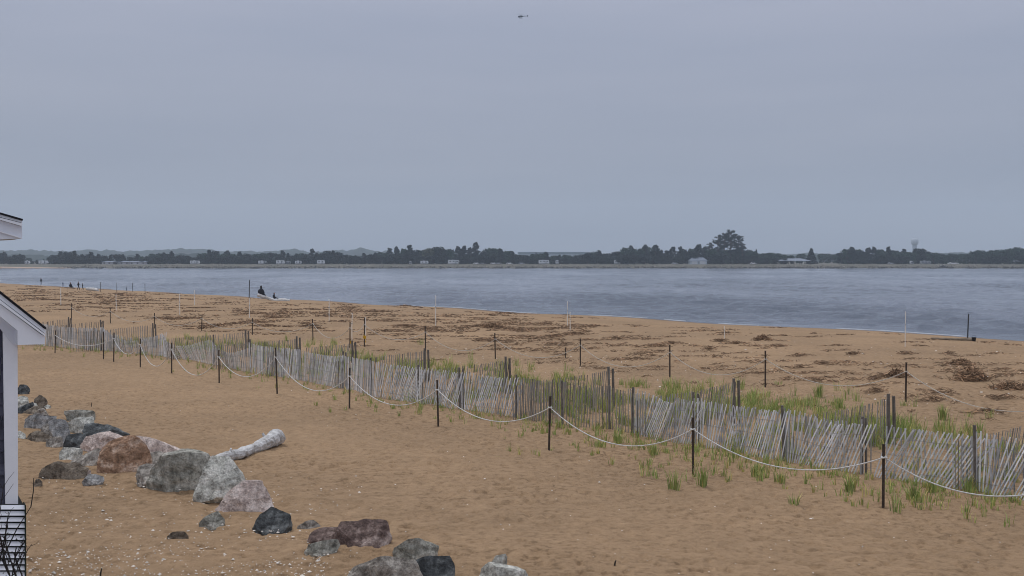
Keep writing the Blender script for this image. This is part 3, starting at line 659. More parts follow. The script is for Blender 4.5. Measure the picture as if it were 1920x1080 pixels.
# ------------------------------------------------------------------ rope posts
M_post = mat('dark_post', (58, 48, 42), (84, 72, 62), 9., .8, .3)
M_steel = mat('steel_post', (44, 48, 52), (64, 66, 68), 9., .6, .2)
M_rope = mat('white_rope', (222, 222, 222), (188, 186, 180), 14., .8, .3)
M_pole = mat('pale_pole', (246, 242, 236), (236, 230, 222), 9., .6, 0)
def rope_post(px, base, top, label, w=.055, m=None, group='rope posts', name='rope_post', lean=0.):
    b = P(px, base); ppm = F/b.y; h = (base-top)/ppm
    lean = lean or R.uniform(-.035, .035); mb = MB(); lx = lean*h
    mb.bar(b+Vector((0, 0, -.2)), b+Vector((lx, 0, h)), w, .012, (1, 0, 0))
    mb.bar(b+Vector((0, w*.42, -.2)), b+Vector((lx, w*.42, h)), .014, w*.8, (1, 0, 0))
    for k in range(int(h/.09)): mb.box(b+Vector((lx*k*.09/h, -.008, k*.09+.05)), (w*.45, .012, .03))
    mb.box(b+Vector((lx, .0, h+.004)), (w*1.1, w*.6, .02))
    o = tag(build(mb, name, m or M_post, origin=b), label, 'post', group)
    return b, h, lx
front = [(103, 662, 620), (194, 673, 622), (213, 679, 624), (263, 688, 635), (322, 700, 643), (411, 717, 657), (520, 738, 652), (655, 765, 690), (822, 798, 713), (1029, 843, 743), (1300, 886, 783), (1656, 948, 833)]
flab = ['leftmost front post beside the eave of the building', 'bare front post left of a close second post', 'front post close right of the bare post', 'front post standing before the sagging fence bay', 'front post left of the collapsed fence bay', 'front post before the collapsed fence bay', 'tall front post before the fence where it stands up again', 'front post at the left of the first slanting slats', 'front post in the middle of the slanting slats', 'front post before the upright dark slats', 'front post nearest below the gap of sandy slats', 'nearest and largest front post at the right']
fp = []
for (a, b, c), lb in zip(front, flab):
    q = rope_post(a, b, c, 'dark ' + lb, group='posts of the front rope line', w=.052)
    if a != 194: fp.append(q)
M_rope2 = mat('old_rope', (204, 200, 192), (178, 172, 164), 14., .8, .3)
def rope_line(nodes, sags, r, label, name='rope'):
    mb = MB()
    for i in range(len(nodes)-1):
        a, b = nodes[i], nodes[i+1]; pts = []
        for k in range(25):
            t = k/24; p = a.lerp(b, t); p.z -= sags[i]*4*t*(1-t)
            g = hz(p.x, p.y)+r+.015
            if p.z < g: p.z = g
            pts.append(p)
        mb.tube(pts, r, 6, cap=True)
    for a in nodes[1:-1]:
        mb.tube([a+Vector((.045*math.cos(t), .045*math.sin(t), .01*math.sin(3*t))) for t in [k*.7 for k in range(10)]], r*1.2, 5)
    return tag(build(mb, name, M_rope if r > .0127 else M_rope2, origin=nodes[0]), label, 'rope')
nod = [b+Vector((lx*.8, -.04, h*.80)) for b, h, lx in fp]
last = P(2060, 985); nod.append(last+Vector((0, 0, .95)))
rope_line(nod, [.42, .55, .82, .88, .72, .78, .66, .60, .63, .52, .58, .62], .013, 'white rope draped between the dark posts in front of the slat fence')
back = [(134, 600, 569), (207, 606, 577), (290, 616, 587), (378, 620, 590), (473, 628, 597), (587, 638, 598), (656, 652, 604), (683, 650, 596), (798, 660, 612), (929, 673, 625), (1088, 686, 636), (1256, 707, 647), (1435, 726, 658), (1698, 752, 680)]
blab = ['first back post, just right of the eave', 'back post above the far-left slats', 'back post left of the row of dark slat tops', 'back post among the wrack above the left slats', 'back post before a heap of dark wrack', 'back post right of the lone slat spur', 'back post left of a yellow tag', 'back post carrying a yellow tag', 'back post with its rope running right to the wrack', 'back post behind the grass band', 'back post below the pair of white poles', 'back post above the sandy gap with grass', 'back post in the wrack right of centre', 'nearest back post at the right below a thin white pole']
bp_ = []
for (a, b, c), lb in zip(back, blab): bp_.append(rope_post(a, b, c, 'dark ' + lb, group='posts of the back rope line', w=.06))
nod = [b+Vector((0, -.04, h*.78)) for b, h, lx in bp_]; nod.append(P(2050, 800)+Vector((0, 0, .9)))
rope_line(nod, [.55]*5+[.7, .3, .6, .75, .72, .78, .75, .72, .85], .0125, 'white rope sagging between the dark back posts over the wrack')
for a, b, c, lb in ((601, 563, 534, 'thin dark shore post, left one of a pair at the water'), (618, 561, 534, 'thin dark shore post, right one of a pair at the water'), (664, 564, 537, 'single dark shore post right of the pair at the water'), (188, 547, 529, 'thin dark shore post first right of the walking people'), (219, 547, 530, 'thin dark shore post second right of the walking people'), (249, 547, 531, 'thin dark shore post third right of the walking people'), (272, 548, 532, 'thin dark shore post fourth right of the walking people'), (513, 556, 536, 'short dark stick beside the driftwood trunk')):
    rope_post(a, b, c, lb, w=.09, m=M_steel, group='dark posts by the water', name='shore_post')
rope_post(1814, 636, 589, 'thick dark post at the water beside the thin log', w=.09, m=M_steel, group='dark posts by the water', name='shore_post')
rope_post(467, 566, 525, 'tall dark post behind a white pole left of the seated person', w=.10, m=M_steel, group='dark posts by the water', name='shore_post')
rope_post(1060, 671, 652, 'short stub post in the sand beside the wrack', w=.05, group='posts of the back rope line')
for a, b, c, lb in ((817, 612, 555, 'thin white pole standing against the water left of centre'), (1064, 612, 566, 'taller thin white pole of the close pair near centre'), (1069, 620, 586, 'shorter thin white pole of the close pair near centre'), (1697, 650, 585, 'tall thin white pole at the right above the nearest back post'), (1358, 634, 612, 'short thin white pole on bare sand right of centre'), (468, 596, 560, 'thin white pole below the tall dark post'), (337, 590, 553, 'thin white pole on the sand at the left'), (617, 602, 562, 'faint white pole below the pair of shore posts'), (660, 640, 588, 'pale pole with a yellow tag behind the slats'), (685, 640, 595, 'pale pole close behind the post with the yellow tag'), (114, 572, 541, 'thin white pole at the far left below the people'), (218, 583, 553, 'thin white pole second from the left'), (365, 572, 545, 'faint white pole left of the tall dark post'), (1010, 603, 570, '')):
    if not lb: continue
    b_ = P(a, b); ppm = F/b_.y; h = (b-c)/ppm; mb = MB(); r = .016*max(1, b_.y/48)
    mb.tube([b_+Vector((0, 0, -.2)), b_+Vector((R.uniform(-.01, .01), 0, h*.5)), b_+Vector((R.uniform(-.03, .03), 0, h))], [r, r, r*.85], 8); mb.ell(b_+Vector((0, 0, h)), (r*1.3, r*1.3, r*1.3), 8, 5)
    t = thing('marker_pole', lb, 'pole', b_, 'thin white poles on the beach')
    build(mb, 'shaft', M_pole, t)
    mb = MB(); mb.tube([b_+Vector((0, 0, h*.62)), b_+Vector((0, 0, h*.66))], r*1.5, 8); build(mb, 'collar', M_greyp, t)
M_yel = mat('yellow_tag', (214, 168, 30), (190, 146, 24), 9, .6, 0)
for a, b, lb in ((660, 650, 'yellow tag on the pale pole at the end of a slat spur'), (684, 642, 'yellow tag tied to the dark back post')):
    # height: tag centre pixel about 643 / 632
    q = P(a, 652 if a == 660 else 650); z = (642-487, 632-487)[a != 660]; zc = CAMZ - z/F*q.y
    mb = MB(); c = Vector((q.x, q.y-.08, zc))
    mb.box(c, (.16, .02, .17), Matrix.Rotation(.2, 3, 'Y')); mb.tube([c+Vector((-.02, 0, .1)), c+Vector((0, .08, .14))], .006, 5); mb.bar(c+Vector((.03, 0, -.08)), c+Vector((.05, -.01, -.3)), .03, .004, (1, 0, 0))
    tag(build(mb, 'yellow_tag', M_yel, origin=c), lb, 'tag')
# ------------------------------------------------------------------ slat fences
M_slat = mat('weathered_slat', (208, 211, 212), (240, 242, 243), 6., .9, .35, attr=True, stretch=(1, 1, .3), dist=.006)
M_slatb = mat('brown_slat', (150, 145, 137), (190, 185, 177), 6., .9, .35, attr=True, stretch=(1, 1, .3), dist=.006)
M_stake = mat('fence_stake', (92, 86, 80), (124, 118, 112), 6., .9, .5)
M_wire = mat('fence_wire', (150, 148, 144), (120, 116, 110), 20., .6, 0)
def slats(mb, wires_, A, B, lean, pitch=.08, H=1.2, lean2=None, out=0., dark=1., top0=1., top1=1., sagf=0., fan=True, rr=R, miss=.02):
    d = Vector((B.x-A.x, B.y-A.y, 0)); L = d.length; u = d.normalized(); nrm = Vector((u.y, -u.x, 0))
    if nrm.y > 0: nrm = -nrm
    n = int(L/pitch); prev = None; wl = [[], [], []]
    ph = rr.uniform(0, 6)
    for i in range(n+1):
        t = i/max(n, 1)
        s0 = min(1, t/.28); s0 = s0*s0*(3-2*s0) if fan else 1
        ln = lean*s0*(1+.12*math.sin(t*9+ph)) + rr.gauss(0, .025)
        g = A.lerp(B, t); g.z = hz(g.x, g.y)
        hh = H*(top0+(top1-top0)*t)*(1-sagf*math.sin(math.pi*t)); o = out*math.sin(math.pi*t)+.05*math.sin(t*5+ph)
        base = g + Vector((0, 0, -.06)) + nrm*(.04*math.sin(t*7+ph)) - u*ln*.25*hh
        top = base + u*ln*hh + nrm*o*hh + Vector((0, 0, hh*math.sqrt(max(.05, 1-min(.9, ln*ln*.5+o*o)))+.06+rr.uniform(-.02, .02)))
        if rr.random() < miss: continue
        k = rr.choice([.55, .75, .9, 1., 1.1, 1.22])*dark
        if rr.random() < .04: top = base.lerp(top, rr.uniform(.5, .9))
        mb.bar(base, top, rr.uniform(.024, .033), .009, u + nrm*rr.uniform(-.25, .25), (k, k*.99, k*rr.uniform(.95, 1.03)))
        cur = [base.lerp(top, f)-nrm*-.008 for f in (.2, .5, .8)]
        if i % 3 == 0:
            for a_, b_ in zip(wl, cur): a_.append(b_)
    for w_ in wl:
        if len(w_) > 1:
            m_ = MB(); m_.tube(w_, .0035, 4, cap=False); wires_.append(m_)
R.seed(99)
fb = [(60, 646), (88, 649), (190, 657), (308, 668), (400, 683), (470, 697), (560, 712), (643, 728), (695, 741), (785, 757), (862, 768), (967, 781), (1055, 795), (1143, 805), (1185, 812), (1302, 834), (1470, 864), (1615, 890), (1830, 921), (2010, 957)]
FB = [P(a, b) for a, b in fb]
ffence = thing('slat_fence', 'long weathered slat-and-wire sand fence running from the eave to the lower right', 'fence', FB[10])
leans = {0: (0, 0, 1), 1: (.12, .1, .97), 2: (.1, .3, .98), 3: (-.1, .5, .9), 4: (.25, .35, .85), 5: (.12, .0, 1), 6: (.3, .0, 1), 7: (.05, 0, 1), 8: (.5, 0, 1), 9: (.4, 0, 1), 10: (.38, 0, 1), 11: (.1, .05, 1), 12: (.03, 0, 1), 13: (.02, 0, 1), 14: (.5, .05, 1), 15: (.32, .0, 1), 16: (.52, .05, 1), 17: (.52, .0, 1), 18: (.48, 0, 1)}
for i in range(len(FB)-1):
    A, B = FB[i], FB[i+1]; ln, out, hh = leans[i]
    mb = MB(); w = []
    slats(mb, w, A, B, ln, .078 if i not in (12, 13) else .1, 1.22*hh, out=out, dark=.74 if i in (12, 13, 11) else .92, sagf=.45 if i == 2 else (.3 if i in (3, 4) else R.uniform(.0, .1)), miss=.05)
    if i in (2, 6, 8, 9, 10, 14, 15, 16, 17, 18, 1, 5): slats(mb, w, A+Vector((.05, .12, 0)), B+Vector((.05, .12, 0)), ln*.12-.10, .09, 1.1*hh, dark=.66, fan=False, miss=.38, sagf=.3 if i == 2 else 0)
    build(mb, 'slat_panel', M_slat if i not in (11, 12, 13) else M_slatb, ffence, var=True); [build(q_, 'wire', M_wire, ffence) for q_ in w]
for i, A in enumerate(FB[1:-1]):
    if i in (2,): continue
    mb = MB(); r = .034; h = R.uniform(1.24, 1.36); lx = R.uniform(-.05, .03)
    mb.tube([A+Vector((0, .02, -.3)), A+Vector((lx*.5, .02, h*.5)), A+Vector((lx, .02, h))], [r*1.1, r, r*.95], 7); build(mb, 'stake', M_stake, ffence)
    if i in (6, 9, 14, 16):
        mb = MB(); mb.tube([A+Vector((.13, .05, -.3)), A+Vector((.10, .05, h*.97))], r*.8, 7); build(mb, 'stake', M_stake, ffence)
spurs = [(130, 596, 'far-left slat spur behind the eave'), (190, 601, 'slat spur second from the left'), (288, 608, 'slat spur with dark tips left of the collapsed bay'), (462, 620, 'slat spur with dark dense slats behind the collapsed bay'), (558, 632, 'slat spur ending left of the tall front post'), (662, 640, 'slat spur ending at the yellow tag'), (798, 655, 'slat spur ending below the back post with a long rope'), (950, 671, 'slat spur ending in two grey stakes before the grass band'), (1143, 690, 'slat spur ending at a thick stake above the upright slats'), (1378, 712, 'slat spur ending at two dark stakes above the slanting slats'), (1668, 741, 'nearest slat spur ending at two tall stakes at the right'), (1965, 772, 'slat spur cut by the right edge')]
for k, (a, top, lb) in enumerate(spurs):
    ppm = (top-HOR)/(CAMZ-1.25); base = HOR+CAMZ*ppm; E = P(a, base); S = E + Vector((-.77, -.64, 0))*(4.0 if a > 150 else 2.5); S.z = hz(S.x, S.y)
    t = thing('slat_spur_fence', 'weathered ' + lb, 'fence', E, 'short slat fence spurs behind the long fence')
    mb = MB(); w = []
    slats(mb, w, S, E, [.03, .08, .02, .1][k % 4], .10, 1.16, dark=.76, out=.08, top0=.86, top1=1.03, fan=False, miss=.05)
    build(mb, 'slat_panel', M_slatb, t, var=True); [build(q_, 'wire', M_wire, t) for q_ in w]
    for dx in (0, .14):
        mb = MB(); mb.tube([E+Vector((dx, .02, -.3)), E+Vector((dx-.04, .02, 1.3 if dx == 0 else 1.24))], [.046, .04], 7); build(mb, 'stake', M_stake, t)
# ------------------------------------------------------------------ beach grass
M_grass = mat('beach_grass', (146, 156, 94), (182, 182, 122), 3., .8, 0, attr=True)
def tuft(mb, g, n, h, spread=.10, dry=.2, rr=R):
    for i in range(n):
        a = rr.uniform(0, 6.28); r0 = rr.random()*spread; b = g+Vector((r0*math.cos(a), r0*math.sin(a), -.03)); hh = h*rr.uniform(.45, 1.15)
        tilt = rr.uniform(.05, .5); d = Vector((math.cos(a), math.sin(a), 0)); w = .007*rr.uniform(.7, 1.3)
        sd = Vector((math.cos(a+1.57), math.sin(a+1.57), 0)) if rr.random() < .4 else Vector((1, 0, 0))
        p1 = b+Vector((0, 0, hh*.55))+d*tilt*hh*.3; p2 = b+Vector((0, 0, hh*(1-.25*tilt)))+d*tilt*hh
        g_ = rr.uniform(.55, 1.3); c = (g_*1.45, g_*1.2, g_*1.1) if rr.random() < dry else (g_*.85, g_, g_*.8)
        mb.add([b-sd*w, b+sd*w, p1+sd*w*.8, p1-sd*w*.8, p2], [(0, 1, 2, 3), (3, 2, 4)], c)
R.seed(21)
mb = MB()
ux = Vector((.66, -.75, 0))
def along(t):                                   # t in pixels along the front fence line
    i = max(k for k in range(len(fb)) if fb[k][0] <= t); f = (t-fb[i][0])/(fb[i+1][0]-fb[i][0]); return FB[i].lerp(FB[i+1], f)
SEA = Vector((.766, .643, 0))
def gz(p): return Vector((p.x, p.y, hz(p.x, p.y)))
for i in range(3300):                          # behind the fence
    px = R.uniform(70, 1990); dd = abs(R.gauss(5.2, 2.6))
    if 1670 < px and dd < 0: continue
    p = along(px)+SEA*dd
    if R.random() > .5+float(fbm(p.x/2.0, p.y/2.0, o=2, seed=61))*2.6: continue
    if px > 1480 and R.random() < .65: continue
    tuft(mb, gz(p), R.randrange(8, 26), R.uniform(.2, .6)*(.8 if px > 1500 else 1), .16, .22)
tag(struct(build(mb, 'beach_grass', M_grass, origin=FB[10], var=True), 'stuff'), 'green beach grass growing thickly behind the long slat fence', 'grass')
mb = MB()
for i in range(560):
    px = R.uniform(90, 1990); dd = -abs(R.gauss(.25, .9))
    if px < 800 and R.random() < .2: continue
    if px > 800: dd *= 1.25
    p = along(px)+SEA*dd; tuft(mb, gz(p), R.randrange(4, 13), R.uniform(.12, .34), .08, .35)
for i in range(60):
    px = R.uniform(1180, 1560); p = P(px, R.uniform(838, 905) if px < 1560 else 900); tuft(mb, p, R.randrange(5, 16), R.uniform(.2, .38), .09, .3)
for i in range(40):
    p = P(R.uniform(1560, 1910), R.uniform(905, 955)); tuft(mb, p, R.randrange(4, 12), R.uniform(.15, .34), .07, .35)
for i in range(30):
    p = P(R.uniform(930, 1200), R.uniform(800, 862)); tuft(mb, p, R.randrange(3, 10), R.uniform(.12, .28), .07, .4)
tag(struct(build(mb, 'sparse_grass', M_grass, origin=FB[12], var=True), 'stuff'), 'sparse young grass shoots in the sand in front of the fence', 'grass')
for px, py, n, h, lb in ((1160, 829, 30, .34, 'dense green grass tuft at the left foot of the near slanting slats'), (1125, 838, 22, .3, 'green grass tuft on open sand left of the dense tuft'), (1226, 852, 26, .3, 'grass tuft with a dark base between the tenth and nearest rope posts'), (1265, 918, 26, .5, 'tall thin grass tuft left of the front post, lowest in the sand'), (1318, 912, 26, .5, 'tall grass tuft just right of the front post foot'), (1592, 920, 34, .4, 'bushy green grass tuft left of the nearest front post'), (1712, 937, 38, .42, 'bushy green grass tuft right of the nearest front post'), (1750, 922, 30, .36, 'dark green grass tuft at the fence foot near the leaning wide slats'), (1818, 922, 24, .42, 'grass tuft in the triangular gap beside the stake'), (1492, 948, 14, .3, 'lone grass sprig on bare sand between two front posts'), (1680, 958, 12, .3, 'thin two-stemmed sprig lowest in the sand right of the nearest post'), (1420, 892, 30, .36, 'wide grass tuft under the rope before the slats'), (1462, 905, 18, .32, 'narrow grass tuft right of the wide tuft'), (1535, 745, 60, .55, 'big dark green grass clump beyond the fence spur'), (1768, 786, 40, .5, 'grass clump on the sand behind the fence at the right'), (1165, 795, 30, .4, 'grass tuft seen through the upright dark slats')):
    q = P(px, py); m_ = MB(); tuft(m_, q, n*2, h, .13, .15)
    tag(build(m_, 'grass_tuft', M_grass, origin=q, var=True), lb, 'grass tuft', 'tufts of beach grass by the fence')
# ------------------------------------------------------------------ wrack and shells
M_wrack = mat('wrack', (122, 96, 76), (168, 142, 116), 6., .95, 0, attr=True)
def stick(mb, p, L, w, az, el, c):
    d = Vector((math.cos(az)*math.cos(el), math.sin(az)*math.cos(el), math.sin(el))); s = d.orthogonal().normalized(); q = d.cross(s)
    a = p-d*L/2; b = p+d*L/2
    mb.add([a+s*w, a-s*w*.5+q*w*.8, a-s*w*.5-q*w*.8, b+s*w, b-s*w*.5+q*w*.8, b-s*w*.5-q*w*.8], [(0, 1, 4, 3), (1, 2, 5, 4), (2, 0, 3, 5), (0, 2, 1), (3, 4, 5)], c)
def wrack_patch(mb, g, L, W, ang, n, rr, hgt=.05, sl=.22):
    ca, sa = math.cos(ang), math.sin(ang); far = max(1, g.y/45)
    for i in range(n):
        u = rr.gauss(0, .42)*L/1; v = rr.gauss(0, .4)*W
        v += .25*W*math.sin(u*3)
        p = Vector((g.x+u*ca-v*sa, g.y+u*sa+v*ca, 0)); p.z = hz(p.x, p.y)+rr.random()*hgt*math.exp(-(u/L)**2-(v/W)**2)+.015
        k = rr.choice([.35, .45, .6, .8, 1., 1.5, 2.2] if rr.random() < .6 else [.4, .5, .6])
        stick(mb, p, rr.uniform(.4, 1.2)*sl, .008*far, rr.gauss(ang, .7), rr.gauss(0, .25), (k, k*.97, k*.93))
wr = random.Random(4); mb = MB()
cnt = 0
while cnt < 860:
    # the wrack lies in strips on the upper beach between the rope line and the water
    s = wr.gauss(36, 12); t_ = wr.uniform(-90, 190); p = Vector((-.643*t_-.766*s, 132+.766*t_-.643*s, 0))
    s = float(inland(p.x, p.y))
    if s < 8 or p.y < 24 or abs(p.x/p.y) > .5 or s > 56 or wr.random() > (75/p.y)**2: continue
    bare = float(fbm(p.x/9., p.y/9., o=2, seed=91))
    if bare < -.04 and wr.random() < .75: continue
    if p.x > 6 and s < 30 and wr.random() < .6: continue
    cnt += 1; p = gz(p); L = wr.uniform(.3, 1.7)*(p.y/60)**.5; wrack_patch(mb, p, L, wr.uniform(.07, .36)*(p.y/50), wr.gauss(.14, .25), int(6+(22 if p.y < 80 else 12)*L), wr, .08, .24*(p.y/60)**.3)
for a, b, c in [(475, 605, 1.6), (520, 596, 1.4), (500, 612, 1.2), (400, 612, 1.6), (340, 598, 2.6), (320, 597, 2.2), (580, 612, 1.), (760, 612, 1.4), (740, 622, 1.6), (900, 612, 1.5), (925, 640, 1.5), (1075, 627, 1.2), (1110, 612, 1.5), (1040, 632, 1.3), (1160, 635, 1.1), (1020, 608, 1.5), (950, 588, 1.4), (880, 578, 1.2), (760, 574, 1.), (1260, 645, 1.), (1230, 650, 1.2), (1350, 640, 1.), (1375, 645, .8), (1540, 683, .8), (1500, 690, .7), (1640, 712, .9), (1660, 706, .9), (1530, 715, .8), (1600, 665, .8), (1700, 664, .8), (1780, 664, .6), (1640, 735, 1.), (1760, 738, .8), (1750, 752, .9), (1880, 748, .9), (1850, 775, .8), (1500, 668, .9), (1460, 650, .9), (1330, 655, .8)]:
    g = P(a, b); wrack_patch(mb, g, c, .3*c*(g.y/45), wr.gauss(.16, .3), int(95*c), wr, .16, .28)
tag(struct(build(mb, 'wrack', M_wrack, origin=P(900, 640), var=True), 'stuff'), 'strips of dark dead reed and seaweed strewn over the upper beach', 'wrack')
for a, b, c, hgt, lb in ((1430, 637, .62, .3, 'small rounded heap of dark wrack on bare sand right of centre'), (1820, 712, .85, .55, 'largest brown brushy heap of dead reeds near the right'), (1802, 683, .6, .22, 'low dark heap of reeds above the largest heap'), (1895, 728, .9, .2, 'long dark heap of reeds at the right edge'), (1682, 706, .5, .3, 'bristly heap of reeds left of the nearest back post'), (925, 614, .9, .3, 'dark wrack heap beyond the grass left of centre')):
    g = P(a, b); m_ = MB(); rr = random.Random(a)
    for i in range(520):
        u = rr.gauss(0, .38)*c; v = rr.gauss(0, .3)*c; k = rr.choice([.3, .45, .6, .9, 1.3, 2.0])
        p = gz(Vector((g.x+u, g.y+v, 0))); p.z += rr.random()*hgt*math.exp(-2*(u/c)**2-2*(v/c)**2)
        stick(m_, p, rr.uniform(.12, .42), .011, rr.uniform(0, 6.3), rr.gauss(.3, .4), (k, k*.96, k*.9))
    tag(build(m_, 'reed_heap', M_wrack, origin=g, var=True), lb, 'reed heap')
mb = MB(); wr = random.Random(14)
M_shell = mat('shell', (232, 226, 218), (214, 206, 196), 20, .7, 0, attr=True)
def shell(p, s, k):
    b = [p+Vector((s*math.cos(a)*wr.uniform(.7, 1.2), s*.8*math.sin(a), 0)) for a in (0, 1.2, 2.4, 3.7, 5)]
    mb.add(b+[p+Vector((0, 0, s*wr.uniform(.4, .9)))], [(0, 1, 5), (1, 2, 5), (2, 3, 5), (3, 4, 5), (4, 0, 5)], (k, k, k))
for i in range(2400):
    r_ = wr.random()
    if r_ < .34: px, py = wr.uniform(50, 620), 1090-abs(wr.gauss(0, 62))
    elif r_ < .52: px, py = wr.uniform(50, 700), wr.uniform(890, 1085)
    elif r_ < .62: px, py = wr.uniform(100, 1900), wr.uniform(700, 1080)
    else: px, py = wr.uniform(600, 1920), wr.triangular(590, 800, 690)
    if py < 640 and px > 1150: continue
    q = P(px, py)
    if inland(q.x, q.y) < 6: continue
    far = max(1, q.y/24)
    shell(q+Vector((0, 0, .006)), wr.uniform(.007, .02)*far**.6*(2. if wr.random() < .08 else 1), wr.choice([.6, .8, 1., 1.1, 1.2]))
tag(struct(build(mb, 'shell_fragments', M_shell, origin=P(400, 1000), var=True), 'stuff'), 'scattered white shell fragments and pebbles on the sand', 'shells')
# ------------------------------------------------------------------ people
M_dark = mat('dark_clothing', (22, 24, 34), (34, 36, 46), 6, .9, .2)
M_skin = mat('skin', (176, 134, 112), (164, 122, 102), 6, .6, 0)
M_blue = mat('blue_clothing', (52, 66, 92), (64, 80, 108), 6, .9, .2)
M_hair = mat('dark_hair', (30, 26, 24), (44, 38, 34), 10, .7, 0)
def figure(g, J, E, Rad, label, m, face_dir, head, scale=1., rotz=0., hood=True):
    t = thing('person', label, 'person', g, 'people on the far left beach')
    rot = Matrix.Rotation(rotz, 3, 'Z')
    me = bpy.data.meshes.new('body'); me.from_pydata([rot @ (Vector(j)*scale) for j in J], E, [])
    o = bpy.data.objects.new('body', me); link(o, t); me.materials.append(m)
    sk = o.modifiers.new('skin', 'SKIN'); sk.use_smooth_shade = True
    for i, v in enumerate(me.skin_vertices[0].data if me.skin_vertices else []): pass
    if not me.skin_vertices:
        bpy.context.view_layer.objects.active = o
    lay = me.skin_vertices[0] if me.skin_vertices else None
    if lay:
        for i, r in enumerate(Rad): lay.data[i].radius = (r*scale, r*scale*.85)
        lay.data[0].use_root = True
    ss = o.modifiers.new('sub', 'SUBSURF'); ss.levels = 1; ss.render_levels = 1
    hd = rot @ (Vector(head)*scale); b = MB(); gv = Vector(g)
    b.ell(gv+hd+rot @ Vector((0, .022, .022))*scale, (.092*scale, .105*scale, .115*scale), 12, 8); build(b, 'hair', M_hair, t)
    b = MB(); f = rot @ Vector((0, -1, 0)); s_ = rot @ Vector((1, 0, 0)); fc = gv+hd
    b.ell(fc+f*.035*scale, (.072*scale, .072*scale, .1*scale), 12, 8); b.tube([fc+f*.1*scale+Vector((0, 0, .02*scale)), fc+f*.125*scale+Vector((0, 0, -.02*scale))], [.008*scale, .016*scale], 6)
    build(b, 'face', M_skin, t)
    return t
EB = [(0, 1), (1, 2), (2, 3), (3, 4), (2, 5), (5, 6), (6, 7), (2, 8), (8, 9), (9, 10), (0, 11), (11, 12), (12, 13), (13, 14), (0, 15), (15, 16), (16, 17), (17, 18)]
RADS = [.15, .14, .15, .06, .09, .07, .05, .035, .07, .05, .035, .09, .065, .045, .04, .09, .065, .045, .04]
def standing(st=.18, ar=.1, bend=0.):
    hx = bend
    return [(0, 0, .95), (0, -hx*.4, 1.2), (0, -hx*.8, 1.42), (0, -hx, 1.54), (0, -hx*1.05, 1.66),
            (-.2, -hx*.8, 1.40), (-.25, ar, 1.12), (-.24, -.05-ar, .88), (.2, -hx*.8, 1.40), (.25, -ar, 1.12), (.24, .05+ar, .88),
            (-.1, 0, .86), (-.11, -st, .48), (-.11, -st*.9, .08), (-.11, -st-.16, .04), (.1, 0, .86), (.11, st*.6, .48), (.11, st*1.3, .08), (.11, st*1.1-.12, .04)]
def seated():
    return [(0, 0, .1), (0, -.02, .32), (0, -.05, .55), (0, -.08, .66), (0, -.09, .78),
            (-.2, -.05, .52), (-.26, -.12, .27), (-.12, -.36, .2), (.2, -.05, .52), (.26, -.12, .27), (.12, -.36, .2),
            (-.1, -.1, .1), (-.13, -.48, .16), (-.13, -.62, -.02), (-.13, -.76, -.05), (.1, -.1, .1), (.13, -.48, .16), (.13, -.62, -.02), (.13, -.76, -.05)]
def ensure_skin():
    pass
g = at(489, 555.5, DLOG+.1)
people = []
SIT = [.21, .24, .2, .07, .11, .09, .07, .045, .09, .07, .045, .13, .09, .06, .05, .13, .09, .06, .05]
people.append(figure(g, seated(), EB, SIT, 'person in dark clothes sitting on the driftwood trunk facing the water', M_dark, 0, (0, -.09, .80), 1.55, math.pi-.2))
g = at(513, 560, DLOG+1.5); people.append(figure(g, seated(), EB, SIT, 'small dark figure crouching right of the seated person behind the driftwood', M_dark, 0, (0, -.09, .80), .9, math.pi/2))
for px, top, base, lb, mm, rz, st in ((77, 522, 534, 'dark walking person, farthest left on the beach', M_dark, 1.2, .2), (147, 529, 544, 'taller of the two dark walking people right of a small crouched figure', M_dark, 1.4, .3), (155, 532, 544, 'shorter of the two dark walking people, right one', M_dark, 1.7, .2), (118, 529, 537, 'distant small person in blue at the water edge', M_blue, 3, .1), (237, 538, 546, 'small person in blue between the thin shore posts', M_blue, 2, .1)):
    g = P(px, base)
    if g.z < ZW: g = at(px, base, (CAMZ-ZW)*F/(base-HOR)); g.z = ZW-.03
    sc = (base-top)/F*g.y/1.75
    people.append(figure(g, standing(st), EB, RADS, lb, mm, 0, (0, 0, 1.66), sc*1.05, rz))
g = P(132, 543); people.append(figure(Vector((g.x, g.y, g.z+.35)), seated(), EB, SIT, 'small dark crouched figure left of the two walking people', M_dark, 0, (0, -.09, .80), 1., 1.))
# bucket by the log at right
g = P(1826, 640); b = MB(); b.tube([g+Vector((0, 0, 0)), g+Vector((0, 0, .28)), g+Vector((0, 0, .285))], [.11, .15, .15], 16); b.tube([g+Vector((.15*math.cos(a), .0, .28+.13*math.sin(a))) for a in [k*math.pi/8 for k in range(9)]], .008, 5, cap=False)
tag(build(b, 'bucket', mat('black_plastic', (20, 20, 22), bump=0, rough=.5), origin=g), 'small black bucket standing right of the thick dark shore post', 'bucket')
